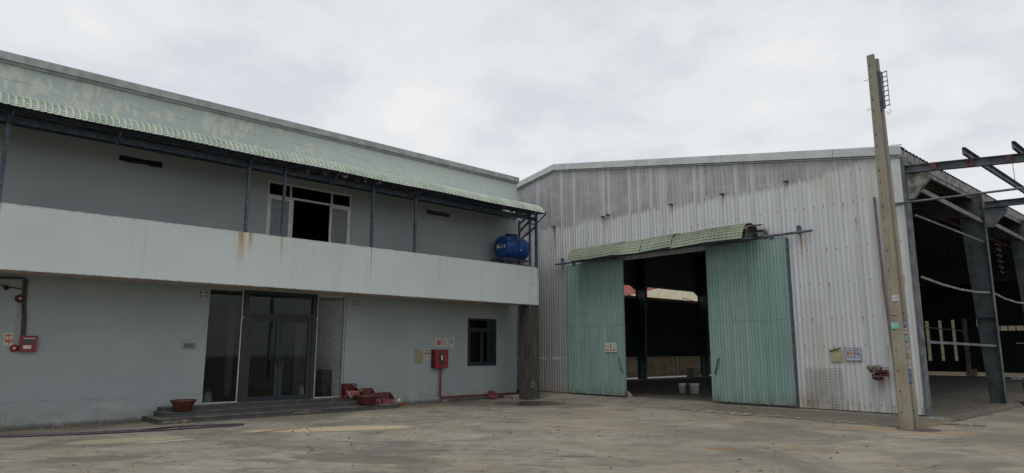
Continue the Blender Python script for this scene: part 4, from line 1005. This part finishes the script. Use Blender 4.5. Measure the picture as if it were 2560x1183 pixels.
# brackets that carry the bare steel beams outside
for v in [V0 + .12] + FR[:3]:
    mb = MB(WM); o0 = -5.2 if v > 18 else -5.44
    mb.prism([(o0, v - .006, 5.22), (o0 + .14, v - .006, 5.20), (o0 + .55, v - .006, 5.66), (o0 + .55, v - .006, 5.78), (o0, v - .006, 5.82)], (0, .012, 0))
    mb.prism([(o0 + .14, v - .08, 5.20), (o0 + .55, v - .08, 5.66), (o0 + .57, v - .08, 5.655), (o0 + .16, v - .08, 5.19)], (0, .16, 0)); mb.box(o0, o0 + .15, v - .08, v + .08, 5.19, 5.205); mb.build('beam_bracket', M_STEEL if v > 18 else M_STEELW, wh)
sl = -.088
for v in [V0 + .12] + FR[:3]:
    o0 = -5.40 if v < 18 else -5.18; u1 = 3.5
    mb = MB(WM); z0 = 5.86 - sl * 0; f = lambda u: 5.85 + sl * (u + 5.4) if v < 18 else 5.79 + sl * .4 * (u + 5.2)
    for dz, h, wd in ((0, .014, .15), (.17, .014, .15), (.014, .156, .01)):
        mb.prism([(o0, v - wd / 2, f(o0) + dz), (u1, v - wd / 2, f(u1) + dz), (u1, v - wd / 2, f(u1) + dz + h), (o0, v - wd / 2, f(o0) + dz + h)], (0, wd, 0))
    mb.build('steel_beam', M_STEEL, wh)
    if v < 18:
        for u in (-4.78, -4.05, -3.33):
            mb = MB(WM); mb.box(u - .06, u + .06, v - .085, v - .0755, f(u) + .005, f(u) + .175); mb.build('rust_plate', mat('maroon_primer', col=(.085, .032, .034), rough=.8, var=.4, vs=14), wh)
for u, za in ((-4.08, 5.93), (-3.17, 5.86), (-2.0, 5.76), (-.8, 5.66)):
    mb = MB(WM); z = za; mb.box(u - .006, u, V0 - .35, 36, z, z + .17).box(u, u + .06, V0 - .35, 36, z + .158, z + .17).box(u, u + .06, V0 - .35, 36, z, z + .012); mb.build('outer_purlin', M_STEEL, wh)
MB(WM).tube([(-5.75, V0 - .10, 5.10), (-3.1, V0 - .10, 5.03), (3.5, V0 - .10, 4.85)], .026, 10).build('tie_pipe', M_STEEL, wh)
MB(WM).tube([(-3.27, V0 + .03, 5.75), (-3.25, V0 - .05, 5.06)], .006, 6).build('hanger_rod', M_RUST, wh)
MB(WM).box(3.4, 3.55, V0 + .05, V0 + .2, 0, 5.7).box(3.4, 3.55, 23.5, 23.7, 0, 5.7).box(3.4, 3.55, 29.5, 29.7, 0, 5.7).build('outer_post', M_STEEL, wh)
# girts on the open side
gs = [(5.52, 5.40, .035, .12, M_STEELW), (4.79, 4.77, .03, .045, M_STEEL), (3.31, 3.28, .03, .05, M_STEELW), (1.80, 1.74, .03, .06, M_STEEL)]
for i in range(len(FR)):
    va = V0 + .1 if i == 0 else FR[i - 1] + .02; vb = FR[i] - .02
    for k, (a, b2, w_, h, m_) in enumerate(gs):
        if i > 0 and k in (1, 3): continue
        sag = .10 if k == 2 else .0
        mb = MB(WM); pt = [(-5.28, va + (vb - va) * t, a + (b2 - a) * t - sag * 4 * t * (1 - t) * (1.6 if i else 1)) for t in (0, .25, .5, .75, 1)]
        for p, q in zip(pt[:-1], pt[1:]): mb.bar(p, q, w_, h)
        mb.build('side_rail', m_, wh)
    MB(WM).tube([(-6.9, va, 6.0), (-6.9, vb, 5.98)], .04, 8).build('red_conduit', mat('dull_red_conduit', col=(.10, .03, .03), rough=.7), wh)
# left side: dark sheet with gap under the eave, low gap at the foot
mb = MB(WM)
for i, v in enumerate([V0 + .1] + FR[:-1]):
    v2 = FR[i]; mb.box(UL - .06, UL - .03, v + (.16 if i else 0), v2 - .02, 1.27, 4.42)
mb.build('side_netting', M_NET, wh)
mb = MB(WM)
for v in (29.6, 35.6):
    for k in range(6): z = 4.35 - k * .16; mb.box(UL - .06, UL - .03, v - .02, v + .16, z - .13 * random.uniform(.6, 1), z)
    mb.box(UL - .06, UL - .03, v - .02, v + .16, 1.27, 3.35)
mb.build('net_edge', M_NET, wh)
MB(WM).box(UL - .05, UL - .02, V0, VE, 5.15, 7.5).build('side_sheet', M_RSHEET, wh)
MB(WM).box(UL - .02, UL + .04, V0, VE, 4.42, 4.52).box(UL + .001, UL + .05, V0, VE, 5.06, 5.16).build('side_rail', M_STEELB, wh)
for v in FR:      # haunches under the left eave
    MB(WM).prism([(UL + .06, v - .8, 5.15), (UL + .06, v + .8, 5.15), (UL + .06, v + .25, 4.85), (UL + .06, v - .25, 4.85)], (.05, 0, 0)).build('eave_haunch', M_RSHEET, wh)
    MB(WM).tube([(UL - .2, v + .15, 4.5), (UL - .5, v - .9, 4.72), (UL - .5, v - .9, 4.5)], .02, 6).build('wire_bracket', M_BLACK, wh)
# back wall, with slits
mb = MB(WM); sl_ = [(-14.28, -14.08, 1.0, 3.42), (-13.55, -13.38, 1.0, 3.44), (-12.85, -12.68, 1.0, 3.46), (-11.55, -11.0, 3.0, 3.45), (-10.9, -5.6, 2.75, 3.02)]
MBX = MB(WM @ Matrix(((0, 1, 0, 0), (1, 0, 0, 0), (0, 0, 1, 0), (0, 0, 0, 1)))); wall_holes(MBX, VE, VE + .03, UL, UE, .35, 5.6, sl_); MBX.build('back_netting', M_NET, wh)
mb = MB(WM)
for (a, b2, z0, z1) in sl_[:3]:
    for z in (1.35, 1.9, 2.4, 2.9, 3.25): MB(WM).box(a, b2, VE - .03, VE, z, z + .03).build('back_rail', M_STEELB, wh)
for k in range(14): u = -10.8 + k * .38; MB(WM).box(u, u + .05, VE - .02, VE, 2.75, 3.02).build('back_post', M_STEELB, wh)
MB(WM).box(UL, UE, VE - .03, VE + .02, 5.6, 8.0).build('back_sheet', M_RSHEET, wh)
MB(WM).box(-12.2, -12.0, VE - .35, VE - .2, .12, 3.5).build('inner_post', M_STEELW, wh)
MB(WM).bar((-14.4, 39.8, 3.13), (-12.1, VE - .3, 2.76), .04, .05).build('inner_brace', M_STEELW, wh)
MB(WM).box(-9.6, -8.2, VE - .6, VE - .55, 2.0, 2.05).build('lamp_tube', M_WHITE, wh)
mb = MB(WM); mb.box(-5.0, -4.96, 24.0, 24.04, .12, .82).box(-5.0, -4.6, 24.0, 24.04, .82, .86).box(-4.62, -4.58, 24.0, 24.04, .12, .82); mb.box(-4.75, -4.45, 23.9, 24.15, .0, .12)
# small frame beside the column
fr = thing('steel_trestle', 'small low grey steel frame standing against the second right column', 'frame', (-5.0, 24.2, .12), M=WM)
mb = MB(WM); mb.bar((-5.15, 24.1, .80), (-5.0, 24.75, .80), .05, .05); mb.build('top_bar', M_STEEL, fr); mb = MB(WM); mb.bar((-5.0, 24.72, .80), (-4.95, 24.8, .12), .07, .03); mb.build('leg', M_STEEL, fr); MB(WM).box(-5.2, -4.85, 24.4, 24.9, .12, .15).build('base_plate', M_RUST, fr)
# wire coil hung on the outer column
mb = MB(WM)
for k in range(5): z = 4.75 - k * .17; mb.tube([(-5.12, 24.0, z), (-5.0, 24.05, z - .06), (-5.1, 24.1, z - .14), (-5.0, 24.1, z - .2)], .006, 5)
o = mb.build('hanging_chain', M_STEELW); tag(o, 'pale rusty wire chain hanging beside the second right column', 'chain')
# sliding doors


def sliding_door(u0, u1, z0, zt, hx, label, vd):
    d = thing('sliding_door', label, 'door', ((u0 + u1) / 2, vd, z0), 'teal sliding doors of the warehouse', M=WM, rz=YB)
    mb = MB(WM); n = int((u1 - u0) / .0095); m = 6; vs = []
    for i in range(n + 1):
        u = u0 + (u1 - u0) * i / n; t = (u / .095) % 1.0; c_ = .009 * max(-1, min(1, 1.8 * math.cos(2 * math.pi * t)))
        for k in range(m + 1): vs.append((u + .003 * math.sin(k), vd - c_ + .006 * math.sin(k * 1.3 + u * 1.5), z0 + (zt - z0) * k / m + (.004 * math.sin(u * 31) if k == 0 else 0)))
    mb.add(vs, [(i * (m + 1) + k, (i + 1) * (m + 1) + k, (i + 1) * (m + 1) + k + 1, i * (m + 1) + k + 1) for i in range(n) for k in range(m)]); mb.build('door_sheet', M_TEAL, d)
    mb = MB(WM)
    for u in (u0, u1): mb.box(u - .016, u + .016, vd - .014, vd + .05, z0, zt)
    for z in (z0 + .03, (z0 + zt) / 2, zt - .05): mb.box(u0 + .02, u1 - .02, vd + .015, vd + .05, z, z + .05)
    mb.build('door_edge', M_TEAL, d)
    mb = MB(WM); s = hx[1]; mb.tube([(hx[0], vd - .02, 1.38), (hx[0], vd - .07, 1.36), (hx[0] + s * .05, vd - .08, 1.15), (hx[0] + s * .13, vd - .05, .95), (hx[0] + s * .13, vd - .015, .95)], .017, 8); mb.build('door_handle', M_BLACK if s < 0 else M_STEEL, d)
    for u in (u0 + .35, u1 - .35): MB(WM).box(u - .06, u + .06, vd - .03, vd + .01, zt - .005, zt + .10).build('hanger', M_STEELB, d)
    mb = MB(WM)
    return d


sliding_door(-16.49, -13.99, .17, 4.60, (-14.17, 1), 'teal corrugated sliding door left of the warehouse opening, with two small signs', V0 - .13)
sliding_door(-10.82, -8.42, .19, 4.64, (-10.56, -1), 'teal corrugated sliding door right of the warehouse opening', V0 - .13)
MB(WM).box(-8.415, -8.36, V0 - .11, V0 - .03, .15, 4.6).build('door_jamb', M_STEELB, wh)
mb = MB(WM); mb.tube([(-17.05, V0 - .13, 4.69), (-12, V0 - .13, 4.70), (-7.66, V0 - .13, 4.71)], .035, 10); mb.build('door_rail', M_STEEL, wh)
for u in (-16.75, -8.98, -8.03, -12.5):
    mb = MB(WM); mb.box(u - .045, u + .045, V0 - .11, V0 - .02, 4.69, 4.86); mb.lathe((u, V0 - .115, 4.86), [(0, 0), (.045, 0), (.045, .09), (0, .09)], 14, axis='y'); mb.build('rail_bracket', M_STEEL, wh)
mb = MB(WM)
for u, z in ((-17.2, 6.12), (-14.82, 6.14), (-14.6, 6.17), (-12.04, 6.12), (-10.25, 6.14), (-8.3, 6.16)): MB(WM).box(u - .05, u + .05, V0 - .12, V0 - .012, z - .02, z + .02).build('bracket_stub', M_RUST, wh)
# canopy over the doors
prof = tile_profile([(V0 - .02, 5.05), (17.32, 5.09), (17.1, 5.05), (16.95, 4.97), (16.86, 4.85), (16.81, 4.73), (16.78, 4.61)], .085)
mb = MB(WM)
cuts = [-15.82, -14.95, -13.75, -12.72, -11.6, -10.65, -9.28]
for i in range(len(cuts) - 1):
    tl = (0, .03, -.02, .035, .025, -.015)[i]; up_ = (.0, .008, -.01, .012, .0, .02)[i]
    tile_sheet(mb, prof, cuts[i], cuts[i + 1] + .06, .125, lambda t, a, h: (t, a, h), .018, .018, lambda t, p, i=i, tl=tl, up_=up_: up_ + tl * ((t - cuts[i]) / (cuts[i + 1] - cuts[i]) - .5) * (1.5 if p.x < 17 else .5))
mb.build('door_canopy', M_TILED, wh)
mb = MB(WM); mb.box(-15.7, -9.0, 16.84, 16.88, 4.60, 4.64).box(-15.7, -8.95, V0 - .10, V0 - .06, 4.86, 4.92)
for u in (-15.6, -13.8, -12.0, -10.4, -9.15): mb.bar((u, V0 - .06, 4.89), (u, 16.9, 4.70), .03, .03)
mb.build('canopy_frame', M_STEELB, wh)
mb = MB(WM); mb.prism([(-9.25, V0 - .05, 4.74), (-9.25, 16.88, 4.66), (-9.25, 17.0, 4.93), (-9.25, 17.3, 5.04), (-9.25, V0 - .05, 5.02)], (.02, 0, 0)); mb.build('canopy_end_shade', M_ROOMD, wh)  # dark plate across the open end, stands for the shade inside the canopy
mb = MB(WM); mb.grid(lambda a, b: (a, b, 5.07 + .03 * math.sin(a * 5) - (b - 17.4) ** 2 * .4), [-9.5, -9.3, -9.1, -8.98], [17.0, 17.2, 17.4, 17.5]); mb.build('canopy_scrap', M_TILED, wh)


# door signs and gable boards
def gboard(name, u0, u1, z0, z1, v, m_, label, cat='sign', th=.01, group=None):
    o = MB(WM).box(u0, u1, v - th, v, z0, z1).build(name, m_); tag(o, label, cat, group); return o


WX = (1, 0, 0)
for u0, u1, lb in ((-14.76, -14.56, 'small white prohibition sign on the left teal door, left one of the pair'), (-14.49, -14.28, 'small white prohibition sign on the left teal door, right one of the pair')):
    v = V0 - .155; o = gboard('prohibition_sign', u0, u1, 1.56, 1.85, v, M_PAPER, lb, group='prohibition signs on the teal door'); uc = (u0 + u1) / 2
    mb = MB(WM @ Matrix(((0, 1, 0, 0), (-1, 0, 0, 0), (0, 0, 1, 0), (0, 0, 0, 1)))); ring_pic(mb, -(v - .0115), uc, 1.745, .075); mb.build('crossed_circle', M_ROOMD, o)
    mb = MB(WM); mb.box(u0 + .03, u1 - .03, v - .012, v - .0105, 1.585, 1.65); mb.build('red_block', M_SIGNR, o)
o = thing('torn_board', 'olive board on the pale gable wall with a rusty torn strip along its top', 'board', (-7.33, V0 - .03, 1.33), M=WM)
MB(WM).box(-7.48, -7.19, V0 - .035, V0 - .022, 1.33, 1.62).build('board_face', M_OLIVE, o)
mb = MB(WM); mb.add([(-7.49, V0 - .04, 1.57), (-7.40, V0 - .055, 1.585), (-7.30, V0 - .05, 1.62), (-7.19, V0 - .06, 1.66), (-7.18, V0 - .05, 1.69), (-7.3, V0 - .03, 1.665), (-7.42, V0 - .035, 1.63), (-7.5, V0 - .03, 1.63)], [(0, 1, 6, 7), (1, 2, 5, 6), (2, 3, 4, 5)]); mb.build('torn_strip', M_RUST, o)
o = gboard('faded_poster', -7.12, -6.72, 1.345, 1.67, V0 - .022, mat('poster_mauve', col=(.20, .18, .22), rough=.6), 'mauve framed poster with four small pictures on the pale gable wall', 'poster')
MB(WM).box(-7.095, -6.745, V0 - .0345, V0 - .0325, 1.37, 1.645).build('poster_sheet', mat('poster_pale', col=(.33, .36, .42), rough=.5), o)
poster_art(o, 0, -7.09, -6.75, 1.375, 1.64, M=WM, mapp=lambda a, b, d: (a, V0 - .0345 - d, b))
# welded mesh panel leaning on the wall
mb = MB(WM)
for k in range(17): u = -8.15 + k * .058; mb.box(u, u + .003, V0 - .045, V0 - .040, .17, 1.17)
for k in range(15): z = .20 + k * .068; mb.box(-8.16, -7.21, V0 - .040, V0 - .035, z, z + .005)
o = mb.build('wire_mesh_panel', M_STEELW); tag(o, 'square welded wire mesh panel standing flat against the foot of the gable wall', 'mesh panel')
# fire department inlet
fi = thing('fire_inlet', 'rusty twin-capped fire water inlet with red valve low on the gable wall', 'fire inlet', (-6.35, V0 - .1, 1.0), M=WM)
mb = MB(WM); mb.tube([(-6.43, V0 - .02, 1.10), (-6.30, V0 - .12, 1.10), (-6.14, V0 - .12, 1.10)], .055, 12); mb.tube([(-6.48, V0 - .13, 1.02), (-6.14, V0 - .13, 1.04)], .03, 10); mb.tube([(-6.42, V0 - .2, 1.0), (-6.36, V0 - .2, .97), (-6.25, V0 - .16, 1.0)], .07, 12); mb.build('inlet_body', mat('old_red_iron', col=(.055, .02, .02), rough=.6, var=.4, vs=14), fi)
for u in (-6.46, -6.30):
    mb = MB(WM); mb.lathe((u, V0 - .30, 1.20), [(0, 0), (.06, 0), (.072, .008), (.075, .03), (.07, .035), (.05, .05), (.045, .22)], 20, axis='y'); mb.build('cap', mat('cap_tin', col=(.16, .15, .125), rough=.5, metal=.5), fi)
MB(WM).box(-6.48, -6.27, V0 - .28, V0 - .06, 1.08, 1.14).build('inlet_neck', M_RUST, fi)
mb = MB(WM); mb.tube([(-6.16, V0 - .12, 1.02), (-6.16, V0 - .12, 1.24)], .014, 8); mb.tube([(-6.22, V0 - .12, 1.22), (-6.10, V0 - .12, 1.22)], .016, 8); mb.build('valve', M_CHROME, fi); MB(WM).tube([(-6.13, V0 - .12, .98), (-6.13, V0 - .12, 1.12)], .03, 10).build('valve_body', M_REDP, fi)
# down pipe beside the pole
mb = MB(WM); mb.tube([(-6.10, V0 - .05, 5.35), (-6.10, V0 - .05, 5.0), (-6.06, V0 - .06, 3.0), (-5.99, V0 - .06, 1.3), (-5.95, V0 - .06, .2)], .03, 10); o = mb.build('down_pipe', mat('pipe_purple', col=(.12, .09, .10), rough=.5, var=.2)); tag(o, 'thin purplish down pipe on the gable wall just left of the concrete poles', 'pipe')
# pails and block inside
for i, (u, v, r, h, lb) in enumerate(((-14.1, 20.8, .135, .34, 'white plastic pail inside the warehouse, left one of two, dark mark on its side'), (-13.68, 20.9, .165, .35, 'white plastic pail inside the warehouse, wider right one of two'))):
    o = thing('plastic_pail', lb, 'pail', (u, v, .12), 'plastic pails on the warehouse floor', M=WM)
    MB(WM).lathe((u, v, .121), [(0, 0), (r * .85, 0), (r, h - .05), (r * 1.04, h - .045), (r * 1.04, h - .03)], 26).build('pail_body', M_WHITE, o)
    MB(WM).lathe((u, v, .121 + h - .029), [(r * 1.07, 0), (r * 1.07, .025), (0, .028)], 26).build('lid', M_WHITE, o)
    MB(WM).tube([(u - r * 1.02, v - .02, h + .04), (u - r * .6, v - r * .95, h - .06), (u + r * .6, v - r * .95, h - .06), (u + r * 1.02, v - .02, h + .04)], .005, 5).build('handle', M_STEEL, o)
o = MB(WM).box(-22.2, -21.75, 33.2, 33.9, .12, .62).build('cement_block', M_STONE); tag(o, 'grey cement block on the far floor edge left of the second inner column', 'block')
o = MB(WM).box(-12.2, -11.7, 47.0, 47.25, .12, .55).build('broken_block', M_STONE); tag(o, 'broken concrete block at the far rear edge beside the inner post', 'block')
o = MB(WM).prism([(-13.93, V0 - .1, .115), (-13.7, V0 - .1, .115), (-13.93, V0 - .1, .32)], (0, .05, 0)).build('door_wedge', M_STONE); tag(o, 'triangular cement wedge at the foot of the left teal door', 'wedge')
# bright strip, boundary wall and leaning pipes left of the warehouse
o = MB(WM).box(-25.4, -25.2, V0, 60, 0, 2.3).build('boundary_wall', M_BLOCK); tag(o, 'brown block boundary wall seen under the netting beyond the left columns', 'wall')
o = MB(WM).box(-24.8, -22.8, V0, 60, 0.004, .06).build('side_path', mat('pale_path', col=(.42, .41, .38), rough=.9), kind='structure')
for v, lean, lb in ((30.7, .1, 'leftmost of the pale pipes'), (31.05, -.05, 'second pale pipe from the left'), (33.2, .0, 'lone middle pale pipe'), (36.0, .06, 'second pale pipe from the right'), (36.35, .12, 'rightmost of the pale pipes')):
    o = MB(WM).tube([(-24.9, v, .06), (-25.15, v + lean, 2.2)], .03, 8).build('leaning_pipe', M_STEELW); tag(o, lb + ' leaning on the block wall beyond the black netting', 'pipe', 'pale pipes leaning on the boundary wall')
# neighbouring sheds
ns = thing('neighbour_shed', 'cream shed with faded red roof seen through the gap under the warehouse eave', 'shed', (-45, 60, 0), M=WM)
MB(WM).prism([(-45, 40, 0), (-45, 90, 0), (-45, 90, 9.2), (-45, 65, 8.9), (-45, 59, 7.7), (-45, 40, 4.2)], (-7, 0, 0)).build('wall', M_CREAM, ns)
MB(WM).prism([(-45.3, 38, 3.9), (-45.3, 59, 7.75), (-45.3, 65, 8.95), (-45.3, 90, 9.25), (-52.3, 90, 13), (-52.3, 38, 13)], (-.2, 0, .1)).build('roof', M_REDROOF, ns)
ns = thing('low_neighbour_shed', 'lower pale shed with grey sheet wall in front of the cream shed', 'shed', (-38, 56, 0), M=WM)
MB(WM).box(-42, -38, 50, 66, 0, 6.3).build('wall', mat('grey_shed_sheet', col=(.42, .43, .40), rough=.7, var=.2, vs=2), ns); MB(WM).prism([(-37.7, 49.8, 6.3), (-42.2, 49.8, 7.0), (-42.2, 49.8, 7.1), (-37.7, 49.8, 6.4)], (0, 16.5, 0)).build('roof', mat('rust_edge', col=(.33, .22, .12), rough=.8), ns)
o = MB(WM).box(-30, 0, 53, 53.3, 0, 4.2).build('rear_wall', mat('rear_cream', col=(.25, .225, .16), rough=.8)); tag(o, 'sunlit cream wall seen through the slits of the rear netting', 'wall')

# ================================================================= CONCRETE POLES


def pole(uc, vc, hb, ut, vt, ht, H, label, side_holes=True):
    o = thing('concrete_pole', label, 'pole', (uc, vc, 0), 'pair of tall concrete utility poles', M=WM, rz=YB)
    secs = 14; n = 8; mb = MB(WM); vs = []
    for i in range(secs + 1):
        t = i / secs; c = (uc + (ut - uc) * t, vc + (vt - vc) * t); h = hb + (ht - hb) * t; d = h * .55; k = h * .14
        for a, b2 in ((-h + k, -d), (h - k, -d), (h, -d + k), (h, d - k), (h - k, d), (-h + k, d), (-h, d - k), (-h, -d + k)): vs.append((c[0] + a, c[1] + b2, -.1 + (H + .1) * t))
    fs = [(i * n + k, i * n + (k + 1) % n, (i + 1) * n + (k + 1) % n, (i + 1) * n + k) for i in range(secs) for k in range(n)]
    mb.add(vs, fs); mb.add(vs[-n:], [tuple(range(n))]); z = .35; k = 0
    while z < H - .2:
        t = z / H; c = (uc + (ut - uc) * t, vc + (vt - vc) * t); h = hb + (ht - hb) * t; d = h * .55; r = .013 + .003 * ((k * 7) % 3)
        mb.lathe((c[0] - h * .35, c[1] - d - .002, z), [(0, 0), (r, 0), (r, .003)], 8, 1, 'y'); mb.lathe((c[0] + h * .70, c[1] - d + h * .02, z + .02), [(0, 0), (r * .8, 0), (r * .8, .01)], 8, 1, 'y')
        if z > 3.5: mb.box(c[0] - h * .55, c[0] - h * .2, c[1] - d - .003, c[1] - d, z + .055, z + .062, 1)
        z += .42 if z < 3.8 else .27; k += 1
    mb.build('shaft', [M_POLE, M_BLACK], o); return o


pA = pole(-5.19, 15.55, .122, -5.215, 15.55, .075, 8.16, 'taller front concrete pole with rows of bolt holes and stickers by the warehouse corner')
pB = pole(-5.158, 15.80, .120, -5.215, 15.80, .075, 8.13, 'second concrete pole directly behind the front one, carrying stickers down its face')
# comb rack near the top
rk = thing('cable_rack', 'blue-grey steel comb rack of short rungs bolted near the top of the poles', 'rack', (-5.10, 15.82, 7.0), M=WM, rz=YB)
MB(WM).box(-5.19, -5.13, 15.70, 15.75, 6.90, 7.83).box(-5.12, -5.10, 15.72, 15.86, 6.95, 7.80).build('back_plate', M_STEEL, rk)
MB(WM).tube([(-5.0, 15.80, 6.97), (-5.0, 15.80, 7.80)], .008, 6).build('outer_rod', M_RUST, rk)
for k in range(8): z = 7.76 - k * .112; MB(WM).bar((-5.20, 15.69, z - .04), (-4.99, 15.80, z + .03), .012, .02).build('rung', M_STEELB, rk)
mb = MB(WM); mb.tube([(-5.10, 15.86, 6.88), (-5.04, 15.86, 6.80), (-5.0, 15.84, 6.86), (-5.03, 15.83, 6.90)], .006, 5); mb.build('hook', M_STEELB, rk)
mb = MB(WM); mb.tube([(-5.10, 15.9, 6.10), (-4.86, 15.88, 6.06)], .007, 5).tube([(-5.42, 15.6, 7.62), (-5.28, 15.6, 7.63)], .006, 5).tube([(-5.42, 15.6, 6.93), (-5.28, 15.6, 6.94)], .006, 5); mb.build('nail_rod', M_RUST, rk)


# stickers
def sticker(root, u, v, z, w_, h, bg, txt, fg, label):
    o = MB(WM).box(u - w_ / 2, u + w_ / 2, v - .0035, v, z - h / 2, z + h / 2).build('sticker', bg, root); o['label'] = label
    if txt: text_mb(txt, h * .85, (u, v - .004, z), (1, 0, 0), (0, 0, 1), .001, WM, fit=w_ * .85).build('phone_number', fg, o)


fA = 15.55 - .068
for u, z, w_, h, bg, tx_, fg, lb in ((-5.15, 2.69, .13, .12, M_PAPER, '0909', M_BLUEST, 'torn white and blue sticker'), (-5.21, 2.41, .13, .14, M_GREYST, None, None, 'grey paint patch'), (-5.20, 2.12, .16, .13, M_GREENST, '0903 613', M_PAPER, 'green phone number sticker')):
    sticker(pA, u, fA + (.0 if z > 1 else 0), z, w_, h, bg, tx_, fg, lb)
fB = 15.80 - .0675
for z, w_, h, bg, tx_, fg, lb, du in ((2.46, .10, .10, M_GREYST, None, None, 'grey paint patch', 0), (2.17, .10, .13, M_BLUEST, '50', M_PAPER, 'blue sticker', 0), (2.01, .10, .12, M_PAPER, '098', M_BLUEST, 'white sticker with purple digits', .0), (1.86, .14, .11, M_GREENST, 'KHOAN', M_PAPER, 'green sticker', -.02),
                                      (1.71, .08, .08, M_PAPER, '09', M_BLUEST, 'small white sticker', .02), (1.59, .07, .08, M_PAPER, '7', M_BLUEST, 'small torn sticker', .02), (1.37, .13, .09, M_PAPER, '533 77', M_BLACK, 'white sticker with black digits', 0), (1.27, .12, .07, M_PAPER, '098 7', M_BLUEST, 'white sticker with purple digits', 0),
                                      (1.15, .13, .10, M_BLUEST, '506 631', M_PAPER, 'blue phone number sticker', .01), (1.00, .13, .12, M_BLUEST, '509 501', M_PAPER, 'blue phone number sticker', .01), (.42, .09, .05, M_BLUEST, '0908', M_PAPER, 'small purple sticker near the foot', .02)):
    sticker(pB, -5.092 - .008 * z, fB, z, min(.085, w_ * .75), h, bg, tx_, fg, lb)
mb = MB(WM); mb.lathe((-5.05, 15.8, 0.003), [(0, .006), (.30, .004), (.42, .0)], 20); mb.build('base_collar', mat('dark_mortar', col=(.06, .055, .05), rough=.95), pA)
# planks at the corner
for u0, v0_, u1, v1, w_, lb in ((-5.35, 17.2, -4.3, 17.5, .10, 'grey plank lying at the foot of the warehouse corner, nearer one'), (-5.3, 17.5, -4.5, 17.35, .07, 'thin dark offcut lying at the warehouse corner')):
    o = MB(WM).bar((u0, v0_, .03), (u1, v1, .02), w_, .03).build('loose_plank', M_STONE); tag(o, lb, 'plank')
